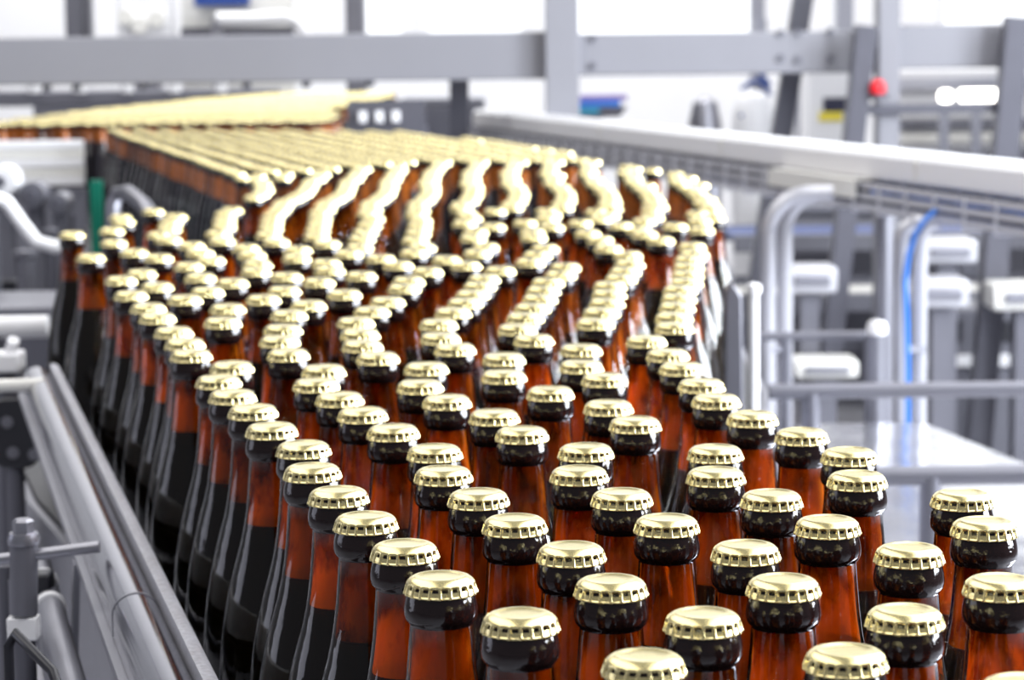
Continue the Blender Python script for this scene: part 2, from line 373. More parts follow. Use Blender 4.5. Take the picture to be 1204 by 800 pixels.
# ------------------------------------------------------------------ beer bottles
XY = """1627,7728 431,8117 1115,8157 1933,8343 17,8756 678,8731 1410,8750 369,9317 1030,9292 -289,9409 1855,9248 233,9965 1605,9861 948,9949 -456,10050 1352,10473 662,10546 2,10586 2012,10394 -653,10683 1178,11112 496,11187 -164,11227 2040,11064 -818,11330 1636,11591 975,11742 318,11824 -343,11864 -992,11995 1693,12278 1028,12414 371,12505 -405,12536 -1094,12700 1531,12931 47,13101 -651,13233 -1322,13348 671,13407 1331,13568 -106,13745 -856,13888 550,14058 -1497,14057 1188,14263 -388,14363 -1030,14527 226,14670 -1686,14692 1154,14930 -570,15035 -1219,15161 573,15248 -56,15453 -1848,15368 1087,15727 -1220,15823 -560,15882 448,15898 -1841,16052 -57,16326 1044,16434 -904,16454 -1528,16697 471,16766 -2195,16724 -396,16895 -1049,17155 944,17230 153,17367 -2323,17385 -514,17547 -1660,17482 -1106,17844 39,18053 1198,18034 -1701,18208 -2503,18125 624,18363 -551,18439 -1186,18628 1238,18719 100,18810 -2211,18743 697,19113 -461,19248 -1745,19214 -2763,19109 -1107,19393 1312,19446 163,19505 770,19826 -2286,19748 -381,19963 -1650,19940 -2944,19865 1371,20120 -1019,20141 232,20212 816,20528 -2069,20452 -330,20624 -2729,20508 -1414,20796 1428,20826 270,20903 -3245,20923 -1959,21173 851,21250 -929,21247 -2621,21161 -277,21360 1531,21480 321,21645 -3127,21664 -916,21909 978,21913 -1717,21918 -244,22021 -2493,21948 1592,22168 446,22315 -1373,22484 -2054,22488 -3547,22325 1046,22594 -2850,22506 -776,22835 -103,22857 1657,22954 510,23123 -1705,23105 -2394,23056 -3457,22980 1128,23361 -427,23435 -1081,23557 181,23697 1722,23768 -3110,23705 -2456,23808 -1796,23868 -632,24074 -1291,24329 1158,24373 1818,24423 261,24511 -2976,24369 -2136,24489 -339,24808 -3540,24715 -984,24956 -1646,24968 -2625,24935 -4246,24847 997,25195 350,25335 1865,25344 -3197,25294 -264,25583 -2210,25501 -925,25616 -3892,25407 -1581,25707 -2783,25833 1596,26186 -1964,26262 955,26352 -3404,26232 -1032,26542 -2537,26594 -412,26774 250,26776 -1627,26835 -3150,26844 1472,27016 -4311,26713 853,27278 -2152,27262 -3765,27088 243,27534 -1044,27574 2136,27562 -396,27709 1443,27677 -2718,27605 -1649,27842 -3972,27792 -3317,27888 1884,28174 -2214,28189 474,28334 1269,28420 -4996,28019 -201,28498 -1060,28645 -2796,28679 816,28902 -4628,28570 -1661,28925 2220,28922 -3989,28743 170,29049 -547,29063 1572,29059 -3377,28996 -2274,29174 1078,29510 2437,29548 -1089,29693 440,29734 1704,29739 -2884,29708 -489,29973 -4109,29759 -1686,30103 1194,30161 -3486,29983 2288,30193 -2338,30219 -4720,30015 490,30394 -541,30633 1070,30812 -1178,30812 -2973,30801 2518,30888 1780,30996 457,31063 -1796,31051 -4193,30861 -192,31195 -4879,30825 -2421,31269 -3613,31238 1286,31437 -1171,31474 2554,31591 673,31692 -2992,31603 1892,31704 -1788,31713 24,31821 -637,31866 -2408,31957 1266,32098 -1217,32185 -3618,32014 -4627,31921 669,32386 -3005,32265 2533,32324 -1852,32372 1873,32371 14,32483 -646,32533 -2458,32638 1334,32757 -1228,32847 738,33044 -3053,32932 2622,32980 -1864,33034 1931,33043 83,33142 -569,33254 -2470,33300 1348,33418 -1181,33508 752,33706 -3063,33595 -1816,33694 1934,33728 97,33803 2596,33731 -555,33916 -2423,33960 1370,34080 -1167,34169 774,34368 -3016,34256 -1802,34356 1947,34404 119,34465 2609,34393 -534,34578 -2408,34622 1376,34742 -3603,34641 -1146,34831 780,35030 -3001,34917 -1781,35018 1954,35066 125,35126 2616,35055 -525,35253 -2387,35284 1336,35403 -3587,35315 -1142,35492 739,35690 -2980,35579 -1777,35683 1913,35727 84,35787 2575,35716 -543,35998 -2409,35946 1373,36116 -3611,35981 -1187,36153 754,36352 -3002,36241 -1806,36387 2017,36381 2796,36339 99,36449 -529,36660 -2431,36608 1286,36774 -1173,36814 -3642,36666 664,37007 -3023,36902 2555,36956 1897,37032 -1806,37049 9,37105 -617,37319 -2451,37269 1271,37444 -1262,37470 -3761,37326 646,37669 -3055,37564 2541,37618 1884,37698 -1877,37715 -9,37766 -635,37983 -2503,37929 1316,38105 -1280,38131 -3799,37987 693,38329 2767,38240 -3101,38224 1927,38359 -1895,38376 38,38427 -587,38644 -2521,38591 1268,38772 -1233,38792 -3872,38645 2633,38888 643,38989 -3114,38886 1946,39021 -1848,39037 -12,39087 -636,39307 -2475,39252 -1282,39451 -4036,39287 2643,39550 760,39641 -3071,39546 1903,39682 -1897,39697 2,39749 -623,39969 -2522,39916 -3666,39838 1246,40103 -1269,40113 -4321,39934 607,40284 -3116,40207 1879,40343 -1883,40359 -44,40409 -668,40631 -2508,40578 -4136,40572 1317,40762 -1314,40774 2363,40795 680,40942 -3103,40869 -1929,41020 30,41080 -3726,41092 -598,41289 -2554,41238 2084,41396 -1261,41434 1323,41449 679,41604 -3172,41528 -4568,41436 -1882,41680 31,41742 -597,41951 -2539,41900 1994,42052 -1268,42096 1335,42111 -4042,41980 690,42266 -1883,42342 43,42404 -4752,42145 -3515,42381 -585,42613 -2508,42561 -1246,42767 1370,42772 -4191,42625 726,42927 -3077,42900 -1983,42997 -4866,42806 83,43082 -3726,43097 -551,43274 -1238,43429 1361,43434 -2559,43382 -4367,43264 716,43589 -3219,43547 -1954,43658 -5044,43444 73,43744 -3904,43737 -561,43936 -2751,44016 1499,44082 -1205,44091 -4576,43912 852,44237 -3393,44186 -5216,44083 209,44392 -2246,44444 -4085,44373 -504,44606 1309,44717 -2925,44655 -1177,44775 -4748,44552 658,44880 -1822,44968 -3555,44867 10,45024 -5394,44787 -2464,45130 -4225,45037 -699,45239 1123,45352 -1336,45418 -3092,45341 -4856,45239 465,45514 -1969,45614 -191,45664 -3739,45526 -5548,45437 -2607,45791 -851,45895 -4377,45699 978,45998 -3258,45982 -1486,46083 -5014,45882 289,46170 -2134,46255 -353,46331 -3898,46169 -5711,46079 -2773,46432 -996,46542 -4537,46342 800,46636 -1636,46728 -3428,46636 -5211,46514 164,46820 -2289,46899 -479,46981 -4067,46809 -5837,46729 -2943,47090 -4709,46981 -1176,47203 625,47297 -1818,47364 -3572,47295 -18,47457 -5344,47170 -2457,47539 -660,47618 -4212,47468 -5982,47375 1108,47773 -3083,47756 -1327,47849 -4854,47627 479,47978 -1969,48009 -3742,47935 -199,48094 -5504,47833 -2600,48209 -832,48288 -4382,48108 -6155,48014 972,48421 -3269,48397 -1468,48496 -5032,48316 316,48620 -2112,48656 -335,48741 -3903,48588 -5676,48472 -2780,48846 -968,48936 -4543,48762 -6310,48666 767,49104 -1652,49132 -3422,49042 -5197,48958 114,49251 -2299,49302 -4056,49232 -525,49428 -5856,49155 -2934,49490 -1168,49584 -4689,49426 -6517,49335 676,49760 -1830,49770 -3557,49716 -5340,49604 8,49904 -2465,49957 -4198,49879 -628,50089 -6038,49792 -3086,50189 -1264,50274 -4864,50065 456,50401 -6689,49986 -1908,50427 -3737,50353 -5523,50240 -184,50585 -4379,50516 -2607,50647 -821,50766 -6201,50434 -3243,50832 -1465,50920 -5048,50701 294,51043 -6848,50629 -2125,51101 -3884,50999 -5715,50884 -342,51228 -4537,51159 -2753,51311 -979,51409 -6348,51079 -1623,51563 -3390,51492 -5175,51351 136,51686 -6995,51275 -4047,51640 -2258,51750 -5809,51539 -506,51872 -2914,51953 -4722,51834 -1167,52044 -6526,51742 -3594,52123 -1799,52259 -5355,52029 -25,52328 -7173,51912 -2447,52422 -4227,52316 -660,52516 -5988,52224 -3118,52583 -1298,52693 -4889,52515 -6627,52396 -3761,52787 -1984,52895 -179,52972 -5526,52698 -7274,52567 -2626,53060 -4411,52973 -826,53157 -6161,52883 -3266,53228 -1487,53352 -5046,53162 -6806,53034 -3930,53427 -2136,53539 -5684,53351 -313,53669 -7445,53206 -2777,53704 -996,53797 -4564,53617 -6324,53525 -3408,53904 -1655,53995 -5202,53805 -6964,53696 -2300,54181 -4047,54079 -5856,53993 -458,54328 -7681,53846 -2937,54369 -4722,54261 -1164,54468 -6496,54164 -3576,54544 -1805,54640 -5372,54445 -7136,54336 -2459,54827 -4263,54743 -694,54947 -6028,54633 -3105,55010 -7793,54546 -1336,55107 -4903,54913 -6667,54807 -3765,55179 -1975,55279 -5544,55084 -7303,54991 -2627,55468 -4411,55402 -855,55589 -6197,55273 -3263,55653 -7986,55179 -1505,55747 -5073,55552 -6833,55457 -2144,55921 -3937,55864 -5713,55725 -7459,55682 -2787,56112 -4607,56040 -994,56256 -6343,55926 -8106,55830 -3466,56330 -1636,56416 -5250,56199 -6973,56132 -2292,56566 -4105,56505 -5889,56408 -7656,56315 -2936,56799 -4739,56693 -6518,56613 -1837,57047 -3573,56983 -5391,56845 -8287,56513 -7168,56764 -4227,57155 -2447,57304 -6025,57056 -7800,56961 -3095,57442 -4861,57343 -6658,57260 -1919,57704 -3755,57620 -5534,57499 -8476,57147 -7293,57446 -4390,57808 -2629,57941 -6178,57717 -7930,57627 -3276,58078 -5026,57996 -6814,57920 -3911,58266 -2144,58392 -8579,57803 -5685,58181 -7455,58088 -4546,58452 -2778,58586 -6322,58363 -8105,58266 -3425,58732 -5181,58640 -6972,58563 -4063,58910 -2287,59039 -8804,58446 -5838,58844 -7613,58731 -2920,59233 -4690,59122 -6480,59006 -8324,58902 -3560,59401 -5332,59285 -7151,59206 -4201,59569 -9006,59077 -2460,59710 -6010,59483 -7794,59368 -4871,59759 -3101,59879 -6652,59645 -8428,59559 -3743,60066 -5542,59951 -7333,59843 -4389,60213 -2623,60351 -9066,59737 -6181,60123 -7981,60047 -5035,60401 -3286,60545 -6824,60285 -3939,60699 -8619,60226 -5694,60596 -7486,60487 -4589,60890 -2745,61002 -9265,60369 -6353,60762 -8115,60695 -3444,61188 -5228,61066 -6982,60968 -4088,61344 -8781,60867 -5859,61265 -7644,61161 -4721,61539 -9471,60998 -6503,61436 -8306,61329 -5359,61715 -7149,61608 -4194,61997 -8942,61526 -6006,61910 -7778,61834 -4844,62207 -9634,61683 -6641,62099 -8424,61981 -5523,62363 -7291,62284 -9068,62176 -6171,62565 -7974,62509 -6816,62752 -9720,62368 -8615,62676 -5735,63065 -7458,62924 -9275,62858 -6372,63244 -8148,63148 -9935,63035 -7007,63434 -8794,63313 -7651,63585 -9450,63497 -8279,63797 -10069,63731 -8921,63963 -7790,64265 -9556,64150 -8428,64442 -10255,64366 -9076,64606 -9736,64787 -10360,65020 -9885,65481 -10559,65652 -5760,71258 -7518,71329 -6876,71514 -9349,71287 -6235,71725 -8654,71569 -11727,71170 -5573,71922 -11066,71347 -8009,71772 -10415,71572 -7355,71971 -9787,71784 -13473,71216 -6724,72171 -12838,71402 -9149,72009 -12212,71619 -6089,72413 -8503,72213 -11545,71806 -5451,72592 -15262,71212 -10918,72018 -7873,72420 -14627,71425 -10284,72221 -13993,71627 -7243,72624 -9657,72434 -13370,71871 -6612,72823 -12709,72058 -8997,72654 -17142,71271 -5958,73062 -12078,72309 -8367,72861 -16396,71485 -15756,71653 -11425,72498 -5320,73241 -15126,71860 -10784,72667 -7738,73069 -14505,72112 -10154,72871 -7108,73273 -13871,72304 -9527,73083 -13216,72523 -6477,73472 -18194,71533 -12587,72732 -8861,73302 -17576,71771 -16941,71961 -11892,72969 -5821,73710 -16286,72138 -8233,73510 -11251,73137 -15626,72383 -14989,72564 -10621,73340 -7617,73753 -14343,72768 -9998,73564 -13711,72963 -6958,73928 -9359,73738 -13082,73172 -6315,74151 -18084,72195 -12450,73409 -8727,73951 -17423,72415 -16776,72602 -16143,72796 -11776,73634 -5683,74357 -11132,73789 -8111,74195 -15474,73028 -14837,73209 -10502,73993 -7453,74395 -14211,73423 -13576,73612 -9878,74215 -6826,74610 -9237,74389 -12940,73858 -17909,72864 -17257,73056 -12308,74056 -6198,74818 -8618,74622 -16632,73274 -15992,73442 -11631,74280 -5564,75009 -7945,74837 -10967,74464 -15389,73716 -14687,73887 -10344,74686 -14060,74099 -7313,75073 -9704,74858 -13431,74306 -6676,75276 -18509,73315 -17744,73506 -12787,74533 -9084,75092 -12145,74697 -17118,73723 -6043,75468 -8441,75276 -16461,73965 -11507,74930 -5364,75640 -15191,74348 -15849,74218 -10875,75127 -7812,75514 -14557,74537 -10236,75339 -13927,74748 -7168,75719 -9597,75511 -13297,74955 -18255,73926 -6532,75922 -12662,75183 -17638,74176 -8920,75733 -12020,75348 -16944,74419 -5844,76169 -8291,75971 -11376,75600 -15053,74995 -10718,75794 -7657,76165 -14422,75195 -13791,75396 -10078,75986 -7026,76366 -9437,76154 -13166,75613 -6397,76570 -12496,75852 -8807,76386 -11864,76048 -5735,76828 -8141,76617 -11232,76247 -14925,75645 -10601,76445 -14271,75852 -7515,76834 -9958,76637 -13619,76096 -6891,77056 -12987,76295 -9275,76854 -12357,76499 -6230,77267 -8644,77054 -11726,76715 -5581,77472 -8017,77267 -11088,76893 -14815,76298 -10448,77089 -14142,76501 -7393,77488 -9801,77280 -13488,76745 -6768,77707 -12857,76945 -9171,77527 -12227,77148 -6076,77911 -8516,77704 -11586,77364 -15280,76769 -5412,78112 -10948,77540 -7881,77936 -14648,76967 -14012,77150 -10316,77738 -7256,78155 -9686,77942 -13399,77401 -12719,77592 -6608,78356 -9032,78203 -12089,77795 -5979,78566 -8389,78360 -11442,78017 -15163,77420 -10787,78203 -14532,77619 -7767,78588 -13904,77829 -10157,78408 -7124,78808 -13210,78036 -9535,78633 -12580,78239 -6461,79020 -11950,78443 -8896,78851 -5803,79205 -8259,79031 -11327,78669 -14987,78099 -10689,78861 -7629,79235 -14360,78311 -13715,78464 -10029,79076 -6961,79454 -13103,78716 -9399,79281 -12441,78887 -6286,79658 -8724,79503 -11815,79117 -5661,79898 -11183,79315 -8085,79715 -14863,78750 -10550,79509 -14236,78962 -7450,79901 -13586,79169 -9926,79730 -12929,79355 -6822,80116 -9278,79932 -12302,79566 -6178,80312 -8585,80150 -11670,79764 -11041,79994 -14733,79399 -7958,80365 -14102,79610 -10407,80185 -7323,80551 -13454,79818 -9771,80380 -12820,80008 -6698,80770 -9097,80569 -12157,80212 -6065,80964 -8458,80800 -11525,80446 -14600,80047 -10891,80640 -7832,81015 -13944,80264 -10257,80830 -7198,81204 -13307,80464 -9612,81028 -12647,80684 -6553,81444 -8959,81232 -12017,80891 -5911,81653 -8334,81450 -11384,81093 -14446,80695 -10752,81290 -7709,81674 -13790,80917 -10117,81477 -7072,81854 -13155,81108 -9471,81675 -12510,81332 -6403,82096 -8843,81884 -11879,81543 -15000,81098 -11247,81741 -8218,82102 -14298,81341 -10612,81940 -7544,82319 -13646,81563 -9985,82151 -13014,81761 -6917,82555 -9346,82325 -12393,81990 -6269,82744 -11763,82195 -8697,82585 -11102,82387 -8053,82743 -14848,81836 -14155,81987 -10474,82597 -7432,82971 -13515,82212 -9812,82809 -12894,82443 -6752,83196 -9188,83029 -12268,82657 -11586,82838 -6124,83450 -8549,83270 -14638,82463 -10954,83053 -7907,83432 -14016,82690 -10326,83263 -7273,83624 -13384,82889 -9694,83461 -12758,83102 -6651,83851 -9069,83680 -12108,83299 -11481,83511 -8399,83915 -14555,83140 -10849,83709 -7757,84077 -13909,83349 -10184,83910 -7134,84303 -13282,83561 -9558,84126 -12621,83750 -6487,84492 -8911,84335 -11968,83960 -11336,84157 -14407,83786 -10673,84356 -7648,84763 -13780,83998 -10047,84572 -13107,84199 -7014,84954 -9406,84775 -12480,84411 -6304,85128 -11823,84606 -8761,84994 -14906,84220 -11163,84801 -8133,85214 -14246,84470 -10537,85017 -13605,84637 -7478,85425 -9907,85220 -6804,85581 -12948,84879 -9282,85438 -12310,85055 -11668,85249 -8654,85648 -14788,84871 -11037,85451 -7980,85858 -14104,85117 -10381,85682 -13466,85292 -7355,86076 -12795,85523 -9764,85924 -6691,86234 -12163,85720 -9129,86109 -11525,85899 -8500,86316 -14600,85556 -10905,86137 -7861,86529 -13957,85763 -13318,85937 -10257,86366 -7229,86726 -9628,86572 -12701,86179 -6560,86883 -12069,86375 -8982,86770 -11421,86552 -8352,86973 -14461,86204 -10763,86798 -7721,87176 -13837,86424 -10133,87016 -13196,86638 -7089,87373 -9472,87215 -12561,86826 -6454,87561 -11929,87022 -8842,87418 -11265,87244 -8212,87621 -14366,86859 -10635,87448 -13697,87071 -7582,87824 -9965,87657 -13071,87288 -6935,88017 -12415,87472 -9333,87862 -6300,88205 -11757,87686 -8703,88065 -11118,87901 -8071,88270 -14201,87500 -10484,88093 -13568,87738 -7448,88495 -9845,88308 -12910,87930 -6783,88711 -12278,88128 -9221,88530 -6133,88912 -11658,88359 -8578,88715 -14670,87967 -11026,88557 -7940,88941 -14048,88194 -10392,88749 -13398,88378 -7272,89157 -9726,88959 -12766,88576 -6635,89356 -12145,88807 -9098,89183 -11513,89005 -6009,89571 -8417,89400 -14582,88664 -10866,89212 -7781,89583 -13923,88844 -10228,89391 -13254,89024 -7124,89803 -12633,89256 -9566,89653 -12001,89453 -6499,90022 -8926,89823 -11364,89663 -8305,90053 -14425,89320 -10733,89862 -13765,89487 -7664,90235 -10097,90047 -13136,89695 -7040,90459 -12509,89906 -9439,90302 -11877,90104 -6343,90665 -8804,90488 -11231,90311 -8177,90702 -14293,89969 -10575,90505 -7542,90890 -13652,90198 -9950,90724 -13006,90344 -6846,91108 -12378,90555 -9282,90946 -11702,90776 -6219,91337 -8659,91173 -11064,90952 -8021,91348 -14179,90646 -10425,91185 -7359,91527 -13525,90848 -9791,91376 -12878,90994 -6729,91760 -12203,91209 -9167,91598 -11578,91428 -6080,91984 -10939,91602 -7858,91990 -14013,91296 -10275,91831 -13363,91490 -7234,92213 -9641,92060 -12732,91690 -6571,92427 -12081,91870 -9004,92239 -8365,92415 -11455,92085 -5911,92624 -10777,92263 -7740,92641 -13872,91943 -10152,92481 -13219,92144 -7043,92892 -9477,92702 -12589,92346 -11951,92523 -8839,92881 -6406,93090 -11258,92717 -5777,93299 -8220,93123 -10633,92936 -7578,93283 -13712,92586 -9983,93129 -13083,92792 -6972,93550 -12423,92994 -9361,93391 -11796,93204 -6302,93744 -8732,93599 -11155,93371 -8099,93793 -10530,93591 -13599,93238 -7468,93991 -9886,93795 -12919,93434 -6794,94187 -12291,93643 -9226,94040 -11663,93853 -6164,94392 -8584,94244 -11003,94055 -14138,93648 -7948,94448 -13415,93874 -10382,94282 -7313,94635 -12787,94083 -9742,94454 -6672,94838 -12159,94292 -9115,94693 -11531,94502 -6042,95042 -8486,94899 -13957,94289 -10881,94717 -7809,95095 -13283,94523 -10238,94929 -12655,94732 -7182,95325 -9608,95134 -6539,95487 -12036,94967 -8979,95341 -11379,95170 -5820,95714 -8304,95536 -13802,94933 -10737,95363 -7681,95760 -13155,95172 -10101,95576 -12535,95403 -7036,95970 -9472,95782 -11897,95614 -6402,96162 -8792,95984 -11223,95813 -5775,96374 -8169,96207 -13675,95582 -10593,96019 -7538,96406 -13039,95840 -9964,96225 -12395,96050 -6885,96615 -9332,96429 -11737,96257 -8684,96637 -6258,96828 -11086,96461 -5612,97016 -8041,96857 -13525,96289 -10459,96673 -7396,97053 -12893,96486 -9828,96873 -12201,96728 -6770,97267 -9181,97074 -11567,96919 -8532,97302 -6102,97508 -10939,97129 -7899,97531 -10308,97329 -13423,96953 -12715,97147 -7262,97710 -9680,97538 -12096,97382 -6626,97913 -9044,97722 -11452,97573 -8409,97953 -5951,98152 -10831,97804 -7766,98179 -13239,97596 -10180,98006 -12609,97801 -7099,98377 -9543,98186 -11970,98032 -6465,98569 -8913,98390 -11319,98251 -8273,98604 -5837,98804 -10674,98447 -7592,98818 -13117,98248 -10039,98653 -12467,98469 -6970,99046 -9416,98876 -11825,98678 -8774,99037 -6337,99238 -11181,98899 -8099,99244 -5704,99453 -10550,99098 -12955,98917 -7489,99501 -9921,99305 -12323,99115 -6837,99694 -9295,99527 -11687,99327 -6204,99887 -8632,99743 -11063,99550 -7997,99929 -5580,100109 -13422,99398 -10402,99762 -7330,100143 -12796,99612 -9773,99985 -12158,99791 -6685,100344 -9138,100170 -11536,100015 -6060,100565 -8501,100392 -10900,100199 -7850,100574 -5425,100753 -13294,100048 -10275,100418 -7226,100797 -12667,100261 -9631,100649 -12038,100465 -6596,101000 -8995,100832 -11394,100662 -5912,101210 -8366,101040 -10764,100864 -7731,101226 -5280,101410 -13164,100699 -10136,101076 -12536,100910 -7087,101445 -9502,101298 -11906,101114 -6435,101654 -8861,101481 -11265,101312 -8213,101685 -5769,101857 -10634,101513 -7570,101898 -13029,101352 -10007,101726 -12390,101566 -6935,102089 -9338,101940 -11756,101759 -6255,102307 -8696,102138 -11124,101958 -8071,102358 -5629,102525 -10485,102184 -7417,102542 -12890,101999 -9849,102372 -12241,102211 -6784,102736 -9185,102584 -11609,102409 -6130,102957 -8554,102811 -10982,102621 -7894,103013 -10341,102830 -5506,103212 -12764,102650 -7250,103205 -9688,103015 -12121,102862 -9063,103234 -6629,103434 -11480,103058 -6003,103650 -8411,103483 -10839,103303 -7735,103656 -13223,103126 -5335,103852 -10207,103499 -12588,103331 -9551,103682 -7114,103885 -11941,103533 -8920,103907 -6488,104100 -11325,103776 -8298,104135 -5860,104308 -10696,103982 -7646,104312 -13116,103780 -10032,104137 -5219,104530 -12487,103985 -7024,104541 -9416,104382 -11844,104188 -6354,104749 -8785,104584 -11194,104425 -8153,104783 -5725,104957 -10564,104630 -13007,104433 -7509,104992 -9926,104806 -5076,105177 -12378,104638 -6876,105186 -9275,105029 -11696,104857 -6214,105404 -8639,105233 -11053,105077 -8007,105429 -5583,105603 -10421,105277 -12836,105116 -7379,105641 -9783,105453 -12197,105290 -6721,105830 -9136,105679 -11571,105508 -8505,105881 -6082,106067 -10910,105723 -7874,106081 -5446,106251 -10282,105934 -7206,106280 -12707,105765 -9647,106121 -12070,105943 -6582,106502 -8996,106326 -11436,106177 -8363,106528 -5944,106715 -10778,106372 -7731,106727 -10127,106577 -5301,106942 -12552,106409 -7102,106934 -9505,106811 -11927,106626 -6426,107168 -8870,107023 -11268,106818 -8220,107174 -10623,107016 -5784,107396 -7591,107380 -5149,107587 -10002,107247 -6966,107600 -12412,107110 -9369,107459 -11756,107266 -6295,107817 -8727,107670 -11124,107465 -8091,107855 -5632,108040 -10492,107693 -7440,108063 -9857,107906 -6802,108242 -12370,107771 -9225,108106 -11625,107915 -6158,108465 -8565,108324 -10996,108122 -7929,108509 -5472,108683 -10373,108345 -7298,108710 -9724,108555 -12120,108383 -6662,108893 -9084,108755 -11484,108570 -6024,109130 -8445,108975 -10861,108801 -7817,109185 -10227,108991 -5401,109353 -7180,109365 -9578,109201 -12012,109051 -6541,109544 -8948,109405 -11372,109223 -8309,109630 -5881,109809 -10725,109449 -7673,109831 -10090,109638 -9447,109850 -7019,110045 -11869,109716 -8817,110054 -6397,110272 -11229,109886 -8196,110282 -10603,110100 -5762,110461 -9968,110289 -7522,110497 -9341,110504 -6894,110709 -11695,110357 -8704,110707 -6268,110924 -11067,110572 -8029,110923 -5575,111096 -10432,110761 -7407,111149 -9797,110987 -9165,111182 -6780,111361 -11567,111006 -8537,111391 -6064,111554 -10941,111222 -5395,111733 -7904,111586 -10306,111411 -7277,111798 -9650,111633 -6611,112003 -9021,111842 -11441,111656 -8379,112057 -5982,112211 -10800,111869 -10165,112058 -5345,112393 -7730,112306 -7087,112463 -9532,112284 -8886,112490 -6446,112682 -11300,112303 -10664,112517 -8267,112724 -5822,112902 -10036,112726 -7595,112959 -6951,113111 -9407,112935 -8779,113144 -6324,113335 -11164,112972 -10531,113166 -8115,113369 -5657,113543 -9903,113375 -9274,113583 -6830,113762 -8625,113791 -6204,113986 -11022,113662 -7965,114013 -10376,113839 -5537,114195 -7335,114217 -9747,114047 -9116,114247 -6705,114420 -8474,114436 -6014,114654 -10906,114346 -7828,114666 -10260,114491 -5388,114873 -7196,114864 -9632,114699 -6537,115060 -9001,114899 -8363,115144 -5890,115305 -10738,114987 -7686,115313 -10110,115197 -7044,115509 -9460,115376 -6413,115711 -8839,115605 -8202,115787 -5731,115971 -7531,115957 -6923,116217 -6254,116377"""
XY = [tuple(float(k) / 10000 for k in p.split(',')) for p in XY.split()]

N_SINGLE = 300

PROF = [(0, .003), (.024, .003), (.028, .0005), (.0312, .002), (.0324, .006), (.0325, .02), (.0325, .100), (.0323, .112), (.0317, .124),
        (.0307, .136), (.0293, .148), (.0277, .158), (.0256, .168), (.0231, .178), (.0206, .187), (.0183, .195), (.0164, .2035), (.0150, .212), (.0138, .222), (.0129, .233),
        (.0124, .2408), (.0127, .2416), (.0136, .2425), (.0142, .2438), (.01445, .2456), (.0144, .2474), (.0141, .2495), (.01355, .2518), (.0130, .2536), (.0128, .2565)]
FILL = 0.2045


def rad_at(z):
    for (r0, z0), (r1, z1) in zip(PROF[1:], PROF[2:]):
        if z0 <= z <= z1:
            return r0 + (r1 - r0) * (z - z0) / max(1e-9, z1 - z0)
    return PROF[-1][0]


glass_mesh = MB().lathe(PROF, 40, mis=[0] * 20 + [1] * 9).mesh('bottle_glass', [M['glass'], M['finish']], True)
bp = [(0, .006), (.026, .006)] + [(max(.001, rad_at(z) - .0014), z) for z in (.008, .02, .05, .100, .112, .124, .136, .148, .158, .168, .178, .187, .195, FILL)]
bp += [(bp[-1][0] - .0012, FILL + .0007), (0, FILL + .0002)]
beer_mesh = MB().lathe(bp, 32).mesh('beer', [M['beer']], True)
fp = [(rad_at(z) - .0016, z) for z in (FILL + .0012, .209, .214, .222, .230, .236, .2406)]
neck_glow_mesh = MB().lathe(fp, 32).mesh('neck_glow', [M['film']], True)  # added inner layer that carries the backlit orange

CAPP = [(0, -.00055), (.0046, -.00055), (.0072, -.0005), (.0084, -.0003), (.0092, -.00008), (.0100, -.00005), (.0110, -.00036), (.0121, -.0010),
        (.0130, -.0019), (.01345, -.0026), (.0136, -.0030), (.01375, -.0034), (.0141, -.0046), (.01435, -.0055), (.0146, -.0061), (.01475, -.0068), (.0144, -.0070), (.0139, -.0056), (.0135, -.0044)]
GROOVE = {10: .0007, 11: .0012, 12: .0014, 13: .0014, 14: .0012, 15: .0005, 16: .0004}


def flute(i, r, z, a):
    if i not in GROOVE:
        return r
    w = (a * 21 / (2 * PI)) % 1.0
    t = abs(w - .5) * 2                       # 1 on the ridge, 0 mid groove
    k = min(1.0, max(0.0, (t - .60) / .24))
    k = k * k * (3 - 2 * k)
    return r - GROOVE[i] * (1 - k)


cap_mesh = MB().lathe(CAPP, 21 * 10, (0, 0, .260), rfun=flute).mesh('crown_cap', [M['gold']], True)

GROUP = 'beer bottles crowding the conveyor'
proto = None
for i, (x, y) in enumerate(XY[:N_SINGLE]):
    px, py = proj((x, y, ZC - .003))
    px, py = px / 1204 * 100, py / 800 * 100
    if px > 98.5:
        lab = 'brown beer bottle, gold cap cut by right photo edge, %.1f%% down the photo' % py
    else:
        lab = 'brown beer bottle, gold cap %.1f%% across and %.1f%% down the photo' % (px, py)
    if proto is None:
        t = thing('beer_bottle', lab, 'bottle', (x, y, ZB), GROUP)
        proto = []
        for nm, me in (('bottle_glass', glass_mesh), ('beer', beer_mesh), ('neck_glow', neck_glow_mesh), ('crown_cap', cap_mesh)):
            o = bpy.data.objects.new(nm, me)
            C.objects.link(o)
            o.parent = t
            proto.append(o)
        root = t
        root.rotation_euler.z = 1.0
    else:
        t = root.copy()
        C.objects.link(t)
        t.location = (x, y, ZB)
        t.rotation_euler.z = random.uniform(0, 6.28)
        t['label'] = lab
        for o in proto:
            c = o.copy()
            C.objects.link(c)
            c.parent = t

